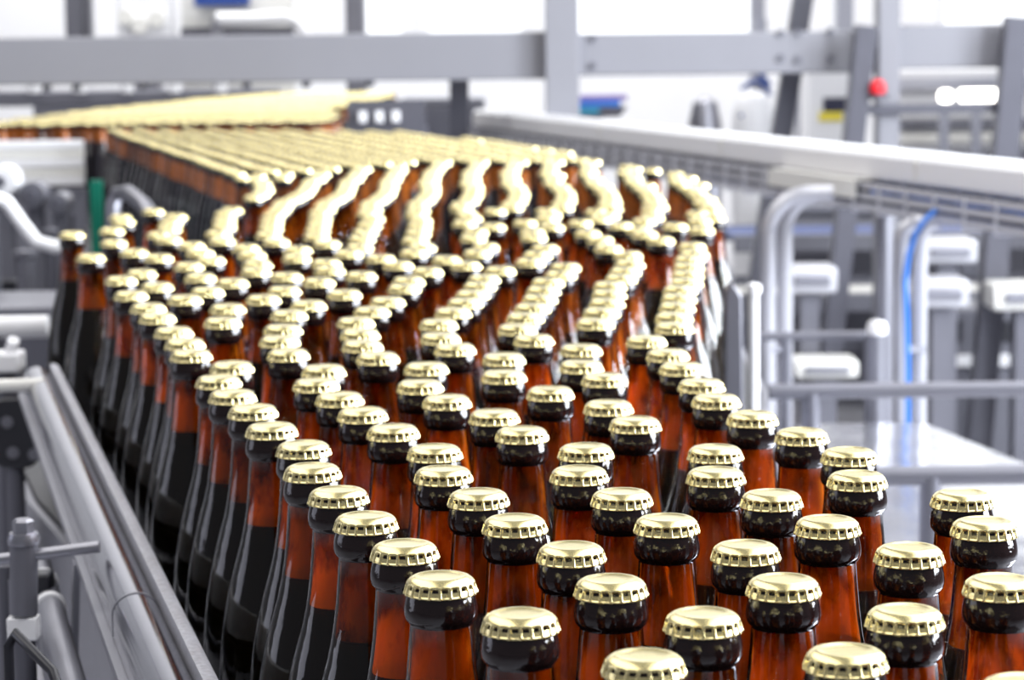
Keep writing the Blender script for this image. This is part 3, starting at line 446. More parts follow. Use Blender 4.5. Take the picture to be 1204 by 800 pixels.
# the rest of the crowd: one object of lighter bottles
lowp = [(.0324, .004), (.0325, .100), (.0310, .134), (.0256, .168), (.0206, .187), (.0162, FILL), (.0145, .216), (.0124, .240), (.0127, .2428), (.0143, .2445), (.0144, .2505), (.0134, .2535)]
low = MB().lathe(lowp, 14, mis=[1] * 5 + [0] * 2 + [1] * 4)
lcap = [(.0147, .2532), (.0144, .2545), (.0136, .2570), (.0127, .2584), (.0110, .2597), (.0096, .2598), (.0001, .2596)]
low.lathe(lcap, 28, mi=2)
lv, lf, lm = np.array(low.v), low.f, low.mi
far = XY[N_SINGLE:]
n, nv = len(far), len(lv)
allv = np.empty((n, nv, 3), np.float32)
for k, (x, y) in enumerate(far):
    a = random.uniform(0, 6.28)
    ca, sa = cos(a), sin(a)
    allv[k, :, 0] = lv[:, 0] * ca - lv[:, 1] * sa + x
    allv[k, :, 1] = lv[:, 0] * sa + lv[:, 1] * ca + y
    allv[k, :, 2] = lv[:, 2] + ZB
loops = np.array(lf, np.int32)
allf = (loops[None] + (np.arange(n, dtype=np.int32) * nv)[:, None, None]).reshape(-1)
me = bpy.data.meshes.new('beer_bottle_crowd')
nf = len(lf) * n
me.vertices.add(n * nv)
me.vertices.foreach_set('co', allv.reshape(-1))
me.loops.add(nf * 4)
me.loops.foreach_set('vertex_index', allf)
me.polygons.add(nf)
me.polygons.foreach_set('loop_start', np.arange(nf, dtype=np.int32) * 4)
me.polygons.foreach_set('material_index', np.tile(np.array(lm, np.int32), n))
me.polygons.foreach_set('use_smooth', np.ones(nf, bool))
for m in (M['farneck'], M['fardark'], M['gold']):
    me.materials.append(m)
me.update(calc_edges=True)
me.validate()
crowd = bpy.data.objects.new('beer_bottle_crowd', me)
C.objects.link(crowd)
tag(crowd, 'blurred mass of distant brown bottles with gold caps at the far bend', 'bottles', kind='stuff')

# ------------------------------------------------------------------ the conveyor under the bottles
Lf = [(.06, .60), (-.020, .85), (-.115, 1.15), (-.235, 1.66), (-.375, 2.19), (-.50, 2.55), (-.555, 2.75), (-.545, 3.1), (-.46, 3.35), (-.47, 3.65), (-.75, 4.75), (-1.11, 6.25), (-1.12, 6.5)]
Rt = [(.46, .60), (.40, .85), (.29, 1.10), (.215, 1.25), (.17, 1.45), (.195, 2.1), (.265, 2.7), (.335, 3.3), (.35, 3.85), (.30, 4.25), (.06, 5.35), (-.20, 6.25), (-.26, 6.5)]


def deck(mb, L, R, z0, z1):
    n = len(L)
    v = [(x, y, z) for z in (z0, z1) for (x, y) in L + R[::-1]]
    k = 2 * n
    f = []
    for i in range(n - 1):
        f.append([k + i, k + i + 1, k + k - 2 - i, k + k - 1 - i])
        f.append([i, k - 1 - i, k - 2 - i, i + 1])
    for i in range(k):
        j = (i + 1) % k
        f.append([i, j, j + k, i + k])
    mb.add(v, f)
    return mb


conv = thing('bottle_conveyor', 'dark chain conveyor bed carrying the crowd of brown bottles', 'conveyor', (0, 2, 0))
deck(MB(), Lf, Rt, ZB - .03, ZB - .0005).build('chain_bed', M['chain'], conv)
for side, L, sg in (('l', Lf, -1), ('r', Rt, 1)):
    b = MB()
    for p, q in zip(L, L[1:]):
        b.bar((p[0] + sg * .006, p[1], .83), (q[0] + sg * .006, q[1], .83), .008, .13)
    b.build('side_panel', M['steel'], conv)
for (x, y) in ((-.02, 1.05), (.30, 1.0), (-.28, 2.0), (.16, 2.0), (-.44, 3.2), (.27, 3.4), (-.85, 5.2), (.0, 5.4)):
    MB().tube([(x, y, 0), (x, y, .83)], .025).build('leg', M['steel'], conv)

L2 = [(-1.12, 6.51), (-1.12, 6.72), (-1.40, 6.74), (-1.90, 6.74), (-1.85, 7.0), (-1.58, 8.0), (-1.42, 9.2), (-1.1, 10.6), (-.95, 11.4)]
R2 = [(-.30, 6.51), (-.42, 6.6), (-.46, 6.68), (-.48, 6.72), (-.50, 7.0), (-.52, 8.0), (-.48, 9.2), (-.44, 10.6), (-.42, 11.4)]
deck(MB(), L2, R2, ZB - .03, ZB - .0005).build('chain_bed', M['chain'], conv)
b = MB()
for p, q in list(zip(L2, L2[1:])) + list(zip(R2, R2[1:])):
    b.bar((*p, .84), (*q, .84), .01, .12)
b.build('side_panel', M['steel'], conv)
for (x, y) in ((-1.5, 7), (-.6, 7), (-1.2, 9.5), (-.55, 9.8)):
    MB().tube([(x, y, 0), (x, y, .86)], .03).build('leg', M['steel'], conv)

# ------------------------------------------------------------------ near left: guide rail and its clamps
d = V(-.238, .971, 0).normalized()
nn = V(-.971, -.238, 0)
P0 = V(-.1455, 1.166, 0)
ra, rb = P0 - d * .30, P0 + d * 1.22
rail = thing('guide_rail', 'long steel guide rail running beside the left row of bottles', 'guide rail', ra)
MB().sweep([(0, 1.044), (0, 1.064), (.003, 1.066), (.008, 1.066), (.008, 1.044)], ra, rb, nn).build('wear_strip', M['strip'], rail, label='worn grey plastic strip facing the bottles')
prof = [(.008, 1.040)] + [(.008 + .013 - .013 * cos(a), 1.052 + .012 * sin(a)) for a in [PI * k / 10 for k in range(11)]] + [(.034, 1.040)]
MB().sweep(prof, ra, rb, nn).build('rail_profile', M['polished'], rail)
MB().sweep([(.030, 1.020), (.030, 1.0395), (.039, 1.0395), (.039, 1.034), (.035, 1.020)], ra, rb, nn).build('mounting_flange', M['steel'], rail)
j = P0 + d * .19
MB().sweep([(.0077, 1.0402)] + [(.021 - .0134 * cos(a), 1.052 + .0124 * sin(a)) for a in [PI * k / 10 for k in range(11)]] + [(.0343, 1.0402)], j, j + d * .003, nn).build('joint_sleeve', M['steel'], rail)
side = MB().sweep([(.052, .80), (.052, .975), (.056, .975), (.056, .80)], P0 - d * .2, P0 + d * .60, nn)
side.build('side_plate', M['midsteel'], conv)
for t in (.05, .42):
    q = P0 + d * t
    MB().sweep([(.040, .962), (.044, .962), (.040, 1.034), (.036, 1.034)], q, q + d * .02, nn).build('bracket_arm', M['steel'], rail)


def clamp_set():
    # sleeve with a hexagonal head on a cross rod that holds the rail
    Y = 1.46
    s = aty(28, 722, Y); e = aty(28, 640, Y)
    t = thing('rail_clamp', 'grey bolt sleeve with hex head clamping a cross rod to the rail', 'clamp', s)
    MB().tube([s, e], .0085, 20).build('sleeve', M['midsteel'], t)
    MB().lathe([(0, 0), (.0095, 0), (.0098, .003), (.0085, .007), (0, .0075)], 20, e).build('washer', M['steel'], t)
    MB().lathe([(0, .007), (.0066, .007), (.0066, .014), (.005, .0155), (0, .0155)], 6, e).build('bolt_head', M['steel'], t, smooth=False)
    a0 = aty(-30, 662, Y); a1 = aty(117, 643, Y)
    MB().tube([a0, a1], .0036, 14).build('cross_rod', M['steel'], t)
    k = aty(28, 738, Y)
    MB().box(k, (.018, .014, .014)).build('clamp_block', M['white'], t, bevel=.001)
    # post to the floor
    MB().tube([(k.x, k.y, 0), (k.x, k.y, k.z - .005)], .007).build('post', M['darksteel'], t)
    # black swivel block with bolts further back
    Y = 2.46
    c = aty(20, 508, Y)
    t = thing('swivel_clamp', 'black swivel clamp block with round bolts on a vertical rod', 'clamp', V(c.x, c.y, 0))
    b = MB()
    n = 24
    out = [(cos(2 * PI * k / n), sin(2 * PI * k / n)) for k in range(n)]
    ol = [(math.copysign(abs(p) ** .55, p) * .025, math.copysign(abs(q) ** .55, q) * .036) for p, q in out]
    v = [c + V(x, yy, z) for yy in (-.012, .012) for (x, z) in ol]
    b.add(v, [list(range(n))[::-1], list(range(n, 2 * n))] + [[k, (k + 1) % n, n + (k + 1) % n, n + k] for k in range(n)])
    b.build('clamp_body', M['black'], t, bevel=.002)
    for (px, py) in ((8, 497), (15, 533), (40, 535)):
        q = aty(px, py, Y - .014)
        MB().tube([q, q + V(0, .004, 0)], .0062, 16).tube([q + V(0, -.001, 0), q + V(0, .003, 0)], .003, 6).build('bolt', M['midsteel'], t)
    q = aty(18, 545, Y)
    MB().tube([(q.x, q.y, 0), (q.x, q.y, q.z)], .009, 18).build('rod', M['darksteel'], t, label='grey vertical rod under the block')
    q1 = aty(-20, 506, Y); q0 = aty(15, 505, Y)
    MB().tube([q0, q1], .006).build('holding_pin', M['steel'], t)


clamp_set()

# inclined tube with white rings at the bottom left
a0, a1 = aty(90, 830, 1.30), aty(46, 665, 1.72)
t = thing('air_cylinder', 'inclined grey tube with two white rings below the guide rail', 'cylinder', a0)
MB().tube([a0, a1], .0088, 20).build('tube', M['steel'], t)
for k in (.62, .82):
    p = a0.lerp(a1, k); q = a0.lerp(a1, k + .025)
    MB().tube([p, q], .0104, 20).build('ring', M['white'], t)
p = a0.lerp(a1, .70) + V(-.003, 0, .010)
MB().box(p, (.012, .02, .018)).build('clamp_block', M['black'], t, bevel=.002)
MB().tube([V(a1.x - .024, a1.y, 0), a1 - V(.024, 0, .0)], .006).tube([a1 - V(.026, 0, .002), a1 - V(0, 0, .002)], .004).build('post', M['darksteel'], t)
p0 = aty(64, 800, 1.36) - V(0, 0, .055); p1 = aty(10, 560, 1.75) - V(0, 0, .055)
p1 = p0.lerp(p1, .84)
b = MB().bar(p0, p1, .004, .02)
b.bar(V(p1.x, p1.y, 0), p1, .012, .004)
b.build('flat_bar', M['steel'], label='pale narrow flat bar leaning beside the inclined tube', category='bar')
h0 = aty(12, 830, 1.25)
pts = [h0, aty(10, 760, 1.25), aty(18, 745, 1.25), aty(40, 768, 1.24), aty(62, 790, 1.23), aty(75, 830, 1.22)]
MB().tube([V(h0.x, h0.y, .0)] + pts + [V(pts[-1].x, pts[-1].y, 0)], .0028).build('black_hose', M['black'], label='thin black hose looping at the bottom left corner', category='hose')

# ------------------------------------------------------------------ left middle: white pipe, posts and conveyor parts behind
Y = 2.9
a0, a1 = aty(-40, 386, Y), aty(57, 384, Y)
t = thing('white_pipe', 'thick white horizontal pipe at the left edge', 'pipe', V(a0.x, a0.y, 0))
MB().tube([a0, a1], .0135, 18).build('pipe', M['white'], t)
MB().tube([V(a0.x + .03, a0.y, 0), V(a0.x + .03, a0.y, a0.z)], .012).build('post', M['midsteel'], t)
Y = 2.5
t = thing('side_manifold', 'white block with stubs below the white pipe', 'fitting', V(aty(20, 420, Y).x, Y, 0))
MB().box(aty(8, 425, Y), (.032, .04, .02)).build('block', M['white'], t, bevel=.003)
q = aty(12, 415, Y)
MB().tube([q, q + V(.006, -.01, .014)], .006).build('stub', M['white'], t)
q = aty(20, 432, Y)
MB().tube([q, q + V(.006, 0, -.03)], .006).build('stub', M['steel'], t)
q = aty(6, 430, Y)
MB().tube([V(q.x, q.y, 0), q], .012).build('post', M['darksteel'], t)
a0, a1 = aty(-30, 455, 2.25), aty(52, 452, 2.25)
t = thing('cross_rod', 'cream cross rod reaching the far end of the guide rail', 'rod', V(a0.x, a0.y, 0))
MB().tube([a0, a1], .006).build('rod', M['cream'], t)
MB().tube([V(a0.x, a0.y, 0), a0], .008).build('post', M['darksteel'], t)

Y = 4.6
for (px, top, r, m, lab) in ((30, 295, .018, 'midsteel', 'grey post left of the leftmost bottle, nearest the photo edge'), (60, 270, .012, 'darksteel', 'thin dark post left of the leftmost bottle'), (8, 330, .022, 'black', 'black post cut off by the left photo edge')):
    q = aty(px, top, Y)
    t = MB().tube([V(q.x, Y, 0), V(q.x, Y, q.z)], r)
    t.lathe([(r * 1.3, -.01), (r * 1.3, 0), (0, .004)], 14, q)
    t.build('support_post', M[m], label=lab, category='post')
    Y += .15
Y = 4.4
pts = [aty(px, py, Y) for px, py in ((-10, 232), (8, 238), (25, 262), (42, 284), (62, 290), (75, 292))]
t = thing('white_hose', 'white curved hose at left edge above the grey posts', 'hose', V(pts[0].x, Y, 0))
MB().tube(pts, .0125, 14).build('hose', M['white'], t)
q = pts[-1]
MB().tube([V(q.x, q.y, 0), q], .012).build('stand', M['midsteel'], t)
q = pts[0]
MB().tube([V(q.x, q.y, 0), q], .012).build('stand', M['midsteel'], t)

# pale grooved cover under the far left bottles
Y = 6.6
c0, c1 = aty(-40, 166, Y), aty(98, 166, Y)
t = thing('side_cover', 'pale grooved cover panel below the far left row of bottles', 'cover', V((c0.x + c1.x) / 2, Y, 0))
w = c1.x - c0.x
for k in range(5):
    MB().box(((c0.x + c1.x) / 2, Y + .004 * (k % 2), c0.z - .012 - k * .0245), (w, .03, .0225)).build('panel', M['cream'] if k in (1, 3) else M['white'], t, bevel=.003)
MB().box(((c0.x + c1.x) / 2, Y + .03, c0.z - .24), (w, .03, .22)).build('back_panel', M['steel'], t)
for k in (.15, .85):
    MB().tube([(c0.x + w * k, Y + .03, 0), (c0.x + w * k, Y + .03, c0.z - .2)], .02).build('leg', M['darksteel'], t)
Y = 5.1
lab3 = ('pale roller drum at left edge beneath the grooved cover', 'grey roller drum in the middle beneath the grooved cover', 'light roller drum beside the green post')
for (px, py, r, m, lab) in ((6, 212, .032, 'white', lab3[0]), (42, 228, .026, 'midsteel', lab3[1]), (72, 238, .022, 'steel', lab3[2])):
    q = aty(px, py, Y)
    t = thing('roller', lab, 'roller', V(q.x, Y, 0), 'rollers under the far conveyor')
    MB().tube([q + V(0, -.05, 0), q + V(0, .03, 0)], r, 20).build('drum', M[m], t)
    MB().tube([q + V(0, -.07, 0), q + V(0, -.045, 0)], .012, 12).build('axle', M['darksteel'], t)
    MB().bar(V(q.x, Y, 0), V(q.x, Y, q.z - r + .002), .03, .03).build('stand', M['midsteel'], t)
q = aty(113, 212, 4.9)
t = thing('green_post', 'dark green upright strip under the far left bottles', 'post', V(q.x, 4.9, 0))
MB().bar(V(q.x, 4.9, 0), q, .022, .022).build('post', M['green'], t)
pts = [aty(px, py, yy) for px, py, yy in ((133, 262, 3.95), (133, 240, 3.95), (138, 228, 3.95), (150, 226, 3.92), (168, 240, 3.86), (185, 262, 3.8))]
pts = [V(pts[0].x, pts[0].y, 0)] + pts + [V(pts[-1].x, pts[-1].y, 0)]
MB().tube(pts, .012).build('grey_bent_pipe', M['steel'], label='grey bent pipe beside the dark green strip', category='pipe')
# grey machine bed filling the lower left background
t = thing('pump_machine', 'grey machine base behind the posts at left', 'machine', (-.93, 4.15, 0))
cx, cy = -.93, 4.15
MB().box((cx, cy, .49), (.46, .28, .86)).build('housing', M['darksteel'], t, bevel=.01)
MB().box((cx, cy, .935), (.44, .26, .03)).build('top_plate', M['steel'], t, bevel=.004)
MB().box((cx, cy, .03), (.4, .25, .06)).build('plinth', M['black'], t)
for k in range(3):
    MB().box((cx - .15 + k * .15, cy - .146, .66), (.10, .012, .34)).build('access_panel', M['midsteel'], t, bevel=.004)

# ------------------------------------------------------------------ portal frame across the hall
Yf = 7.6
fr = thing('portal_frame', 'grey steel frame of beams and posts spanning behind the bottles', 'frame', (0, Yf, 0))
zt, zb = aty(640, 37, Yf).z, aty(640, 93, Yf).z
zc, hh = (zt + zb) / 2, zt - zb
xl, xm, xr = -2.6, aty(660, 60, Yf).x, aty(1037, 60, Yf).x
b0 = MB().box(((xl + xm) / 2, Yf, zc), (xm - xl, .12, hh)); b0.build('cross_beam', M['painted'], fr, bevel=.006)
b0 = MB().box(((xm + xr) / 2, Yf, zc), (xr - xm, .12, hh * .88)); b0.build('cross_beam', M['painted'], fr, bevel=.006)
b0 = MB().box(((xr + 2.6) / 2, Yf - .03, zc + .012), (2.6 - xr, .12, hh * .92)); b0.build('cross_beam', M['painted'], fr, bevel=.006)
MB().box((xm, Yf - .075, 1.5), (.102, .10, 3.0)).build('post', M['painted'], fr, bevel=.004)
MB().box((xr, Yf - .10, 1.5), (.066, .10, 3.0)).build('post', M['painted'], fr, bevel=.004)
MB().box((-2.55, Yf, 1.5), (.1, .1, 3.0)).build('post', M['painted'], fr, bevel=.004)
# bolts on the beam
for (px, py) in ((697, 45), (697, 77), (918, 38), (918, 68), (938, 38), (938, 70), (976, 36), (976, 68)):
    q = aty(px, py, Yf - .06)
    MB().tube([q + V(0, -.012, 0), q + V(0, .002, 0)], .011, 6).build('bolt', M['midsteel'], fr)
for px in (55, 90, 170, 290, 360, 435):
    q = aty(px, 101, Yf)
    MB().tube([V(q.x, Yf, zb - .018), V(q.x, Yf, zb + .01)], .014, 8).build('bolt', M['darksteel'], fr)
# leaning rear legs
for (x0, y0, x1, y1, w, Yl) in ((953, -60, 917, 168, .062, 7.78), (1018, 30, 972, 460, .062, 7.42), (1196, 20, 1150, 520, .075, 7.42)):
    p, q = aty(x0, y0, Yl), aty(x1, y1, Yl)
    q = p + (q - p) * (p.z / (p.z - q.z))
    MB().bar(q, p, w, .07, V(0, 1, 0)).build('leaning_leg', M['darksteel'], fr, bevel=.004)
p, q = aty(1010, 129, 7.45), aty(1195, 126, 7.45)
MB().bar(p, q, .05, .03).build('cross_bar', M['darksteel'], fr, bevel=.003)
q = aty(539, 93, Yf + .1)
MB().bar(V(q.x, Yf + .2, 0), V(q.x, Yf + .2, q.z + .03), .06, .06).build('stub_post', M['darksteel'], fr, bevel=.004)
# red signal lamp
q = aty(1032, 103, Yf - .225)
t = thing('signal_lamp', 'small red signal lamp on the post of the grey frame', 'lamp', q)
MB().lathe([(0, .026), (.014, .022), (.023, .010), (.025, -.006), (.022, -.018), (0, -.020)], 20, q).build('lens', M['red'], t)
MB().tube([q + V(.005, .01, -.036), q + V(.005, .01, -.016)], .026, 18).build('base', M['darksteel'], t)

p, q = aty(384, 120, 6.55), aty(478, 150, 6.55)
t = thing('end_guard', 'pale guard plate at the far end of the bottles under the beam', 'guard', V((p.x + q.x) / 2, 6.55, 0))
MB().box(((p.x + q.x) / 2 + .045, 6.72, (p.z + q.z) / 2 - .03), (q.x - p.x, .008, p.z - q.z + .06)).build('plate', M['darksteel'], t)
for k in (.0, .045, .09):
    MB().box(((p.x + q.x) / 2 - .02 + k, 6.705, (p.z + q.z) / 2 - .01), (.022, .012, .03)).build('bracket', M['white'], t, bevel=.002)
MB().tube([(q.x + .03, 6.745, 0), (q.x + .03, 6.745, q.z)], .02).build('post', M['darksteel'], t)

# ------------------------------------------------------------------ right: white duct over a wire cable tray
hd = ZC
da, db = atz(560, 128, hd), atz(1260, 199, hd)
da.z = db.z = 0
dd = (db - da).normalized()
dn = V(dd.y, -dd.x, 0)            # sideways, towards the camera side
if dn.y > 0:
    dn = -dn
t = thing('white_duct', 'long white duct running diagonally above the wire tray at right', 'duct', da)
MB().sweep([(-.06, hd - .055), (-.06, hd - .004), (-.052, hd), (.0, hd - .002), (.012, hd - .012), (.014, hd - .052), (.008, hd - .058), (-.05, hd - .058)], da, db, dn).build('cover', M['white'], t)
L = (db - da).length
for s0 in (.36, .60, .86):
    q = da + dd * (L * s0)
    MB().sweep([(.0135, hd - .054), (.0155, hd - .012), (.0005, hd - .0005), (-.0005, hd - .001)], q, q + dd * .012, dn).build('joint_band', M['cream'], t)
q = da + dd * (atz(1035, 176, hd) - da).dot(dd)
MB().sweep([(.0455, hd - .092), (.0455, hd - .0577), (.012, hd - .0575), (.012, hd - .0565), (.049, hd - .0565), (.049, hd - .092)], q - dd * .50, q, dn).build('cable_cover', M['cream'], t, label='cream plate hanging below the duct')
for s0 in (.25, .55, .80):
    q = da + dd * (L * s0) - dn * .036
    MB().tube([(q.x, q.y, 0), (q.x, q.y, hd - .05)], .016).build('leg', M['steel'], t)

tr = thing('wire_cable_tray', 'steel wire cable tray hanging along the underside of white duct', 'cable tray', da)
b = MB()
for (o, z) in ((.035, -.066), (.036, -.086), (.035, -.106), (.018, -.112), (-.004, -.112)):
    b.bar(da + dn * o + V(0, 0, hd + z), db + dn * o + V(0, 0, hd + z), .005, .012 if z > -.11 else .005)
b.build('side_wires', M['lightsteel'], tr)
MB().sweep([(-.0105, hd - .118), (-.0105, hd - .0605), (-.0125, hd - .0605), (-.0125, hd - .118)], da, db, dn).build('back_plate', mat('dark blue-grey plate', (.07, .075, .11), .45), tr)
k = 0.0
while k < L:
    q = da + dd * k
    b = MB()
    pts = [q + dn * .040 + V(0, 0, hd - .061), q + dn * .040 + V(0, 0, hd - .117), q - dn * .006 + V(0, 0, hd - .117), q - dn * .006 + V(0, 0, hd - .061)]
    for p0, p1 in zip(pts, pts[1:]):
        b.bar(p0, p1, .006, .006)
    b.build('cross_wire', M['lightsteel'], tr)
    k += .13
da, db = V(da.x, da.y, 0), V(db.x, db.y, 0)
for i, (o, z, r, m, s0, s1, lab) in enumerate(((.020, -.088, .005, 'bluedark', .15, .62, 'dark blue cable in the left half of the wire tray'),
                                     (.023, -.103, .0042, 'bluedark', .45, .98, 'dark blue cable along the bottom of the wire tray'),
                                     (.024, -.074, .0055, 'blue', .82, .99, 'bright blue cable at the right end of the wire tray, upper'),
                                     (.022, -.089, .0045, 'blue', .84, .99, 'bright blue cable at the right end of the wire tray, lower'),
                                     (.006, -.098, .0062, 'black', .02, .98, 'thick black cable lying along the wire tray'))):
    pts = [da + dd * (L * (s0 + (s1 - s0) * u / 24)) + dn * (o + .001 * sin(u * 1.3 + i)) + V(0, 0, hd + z + .0015 * sin(u * .9 + 2 * i)) for u in range(25)]
    MB().tube(pts, r, 10).build('cable', M[m], label=lab, category='cable', group='cables in the wire tray')

# bent tube stands under the tray
for (xs, Y, bend, yt, lab, r) in (((903, 923), 4.7, 60, 228, 'pair of bent steel tubes left of the blue hose, under the tray', .0150),
                              ((1060, 1082), 4.35, 60, 262, 'pair of bent steel tubes carrying the bright blue hose', .0135)):
    q = aty(xs[0], 500, Y)
    t = thing('bent_tube_stand', lab, 'tube stand', V(q.x, Y, 0), 'bent tube stands')
    for k, px in enumerate(xs):
        q = aty(px, yt, Y + .02 * k)
        xt = da.x + (q.y - da.y) * dd.x / dd.y - .085
        R = max(.03, min(.08, xt - q.x - .012))
        c = V(q.x + R, q.y, q.z - R)
        pts = [V(q.x, q.y, 0), V(q.x, q.y, q.z - R - .1)] + arc(c, (-1, 0, 0), (0, 0, 1), R, 10) + [V(max(xt, q.x + R + .004), q.y, q.z)]
        MB().tube(pts, r, 16).build('tube', M['tubesteel'], t)
    q = aty(xs[0], 410, Y)
    q2 = aty(xs[1], 410, Y + .02)
    MB().bar(q, q2, .03, .012).build('clip', M['steel'], t)
Y = 4.30
pts = [aty(1067, 520, Y - .01), aty(1067, 430, Y), aty(1066, 380, Y), aty(1064, 330, Y), aty(1068, 300, Y), aty(1076, 275, Y), aty(1088, 258, Y), aty(1100, 248, Y + .02)]
pts = [V(pts[0].x, pts[0].y, 0)] + pts
MB().tube(pts, .0048, 12).build('blue_hose', M['blue'], label='bright blue hose running down the right pair of bent tubes', category='hose')

# cross rails at conveyor level and their posts
for (x0, y0, x1, y1, Y, r, m, lab) in ((904, 461, 1330, 461, 3.20, .0105, 'midsteel', 'grey horizontal rail in front of the blue hose, middle of three'),
                                   (985, 561, 1330, 561, 2.62, .0110, 'midsteel', 'grey horizontal rail nearest, just above the right-hand caps'),
                                   (885, 396, 1036, 394, 4.05, .0075, 'midsteel', 'thin grey rail ending at the white-topped post')):
    p, q = aty(x0, y0, Y), aty(x1, y1, Y)
    q.z = p.z
    t = thing('support_rail', lab, 'rail', V(p.x, p.y, 0), 'horizontal rails right of the bottles')
    MB().tube([p, q], r, 16).build('rail', M[m], t)
    e = p + V(.055 if Y > 3 else .10, 0, 0)
    MB().tube([V(e.x, e.y, 0 if e.x < .42 or Y > 3.9 else .7801), e], r * 1.1, 14).build('post', M['midsteel'], t)
    e = q - V(.02, 0, 0)
    MB().tube([V(e.x, e.y, 0 if Y > 3.9 else .7801), e], r * 1.1, 14).build('post', M['midsteel'], t)
q = aty(1031, 376, 4.0)
t = thing('clamp_post', 'upright grey post with a rounded white head right of centre', 'post', V(q.x, 4.0, 0))
MB().tube([V(q.x, 4, 0), V(q.x, 4, q.z - .02)], .0125, 16).build('post', M['steel'], t)
MB().lathe([(.016, -.024), (.017, -.012), (.013, -.003), (0, 0)], 18, q).build('head', M['white'], t)
q = aty(868, 345, 2.55)
t = thing('guide_plate', 'pale upright guide plate at right of the bottle column', 'guide', V(q.x, 2.55, 0))
v = [aty(858, 349, 2.5), aty(866, 338, 2.5), aty(878, 356, 2.5), aty(880, 500, 2.5), aty(856, 500, 2.5)]
v = [V(p.x, 2.55, p.z) for p in v]
v[-1].z = v[-2].z = ZB + .0002
MB().add(v + [p + V(.0, .03, 0) for p in v], [[0, 1, 2, 3, 4], [9, 8, 7, 6, 5]] + [[i, i + 5, (i + 1) % 5 + 5, (i + 1) % 5] for i in range(5)]).build('plate', M['midsteel'], t, bevel=.002)
q = aty(886, 335, 3.0)
t = MB().tube([V(q.x, 3.0, ZB + .0002), q], .0065, 14)
t.lathe([(.0095, -.01), (.009, 0), (0, .003)], 14, q)
t.build('slim_post', M['white'], label='slim white upright post beside the pale guide plate', category='post')

# steel drip plate right of the bottles
zp = .78
edge = [atz(1085, 497, zp), atz(1204, 545, zp)]
e2 = edge[0] + (edge[1] - edge[0]) * 2.2
poly = [edge[0], e2, V(e2.x, 1.2, zp), V(.50, 1.2, zp), V(.42, 1.6, zp), V(.42, 3.2, zp), V(.44, edge[0].y, zp)]
k = len(poly)
t = thing('drip_plate', 'broad shiny steel plate lying right of the bottles', 'plate', V(.7, 2.5, 0))
MB().add(poly + [p - V(0, 0, .012) for p in poly], [list(range(k)), list(range(k, 2 * k))[::-1]] + [[i, (i + 1) % k, (i + 1) % k + k, i + k] for i in range(k)]).build('plate', mat('wet steel plate', (.66, .66, .70), .14, .9, noise=.45, nscale=9, bump=1.0), t)
for (x, y) in ((.48, 1.5), (.48, 3.3), (e2.x - .05, 1.5), (e2.x - .06, e2.y - .2)):
    MB().tube([(x, y, 0), (x, y, zp - .01)], .02).build('leg', M['steel'], t)

# ------------------------------------------------------------------ right background: conveyors and machines
def frame_conveyor(Y, x0, x1, ztop, lab, cover, dep):
    t = thing('roller_conveyor', lab, 'conveyor', V((x0 + x1) / 2, Y, 0), 'conveyors in the right background')
    c = (x0 + x1) / 2
    w = x1 - x0
    MB().box((c, Y, ztop - .03), (w, .06, .06)).build('side_beam', M['midsteel'], t, bevel=.005)
    MB().box((c, Y + dep, ztop - .03), (w, .06, .06)).build('side_beam', M['midsteel'], t, bevel=.005)
    MB().box((c, Y + dep / 2, ztop - .015), (w, dep - .06, .02)).build('belt', M[cover], t)
    MB().box((c, Y + .02, ztop - .17), (w, .03, .05)).build('lower_beam', M['darksteel'], t, bevel=.004)
    kk = 0
    x = x0 + .15
    while x < x1:
        for yy in (Y, Y + dep):
            MB().bar((x, yy, 0), (x, yy, ztop - .06), .05, .05).build('leg', M['steel'], t, bevel=.003)
        x += .75
    return t


frame_conveyor(8.6, .78, 3.2, aty(1000, 275, 8.6).z, 'low conveyor with blue-grey side beam behind the bent tubes, upper of two', 'bluedark', .5)
frame_conveyor(8.02, .70, 3.2, aty(1000, 345, 8.02).z, 'low conveyor behind the bent tubes, lower of two', 'cream', .35)
for (x0, y0, x1, y1, Y, m, lab) in ((1085, 283, 1150, 310, 7.16, 'lightsteel', 'pale motor box left of the right leaning leg'),
                                (1168, 335, 1260, 365, 7.2, 'cream', 'cream box right of the right leaning leg'),
                                (1080, 330, 1140, 362, 6.9, 'lightsteel', 'pale box under the motor box, between bent tubes and leaning leg'),
                                (925, 315, 985, 345, 7.15, 'lightsteel', 'pale box between the left bent tubes and leaning leg'),
                                (935, 425, 1010, 445, 7.0, 'cream', 'cream low box behind the thin rail')):
    p, q = aty(x0, y0, Y), aty(x1, y1, Y)
    t = thing('motor_box', lab, 'box', V((p.x + q.x) / 2, Y, 0), 'boxes in the right background')
    MB().box(((p.x + q.x) / 2, Y + .08, (p.z + q.z) / 2), (q.x - p.x, .16, p.z - q.z)).build('housing', M[m], t, bevel=.01)
    MB().box(((p.x + q.x) / 2, Y + .08, q.z / 2 - .005), ((q.x - p.x) * .35, .08, q.z)).build('pedestal', M['midsteel'], t)
    MB().box(((p.x + q.x) / 2, Y - .006, (p.z + q.z) / 2), ((q.x - p.x) * .7, .012, (p.z - q.z) * .4)).build('cover_plate', M['steel'], t, bevel=.003)
t = thing('machine_housing', 'long grey machine housing low behind the right background conveyors', 'machine', (2.2, 9.5, 0))
MB().box((2.45, 9.6, .36), (2.8, .4, .72)).build('housing', M['midsteel'], t, bevel=.01)
MB().box((2.45, 9.6, .735), (2.84, .44, .03)).build('top_plate', M['steel'], t, bevel=.004)
for k in range(6):
    MB().box((1.25 + k * .46, 9.39, .40), (.40, .02, .5)).build('access_panel', M[('darksteel', 'steel', 'midsteel')[k % 3]], t, bevel=.006)
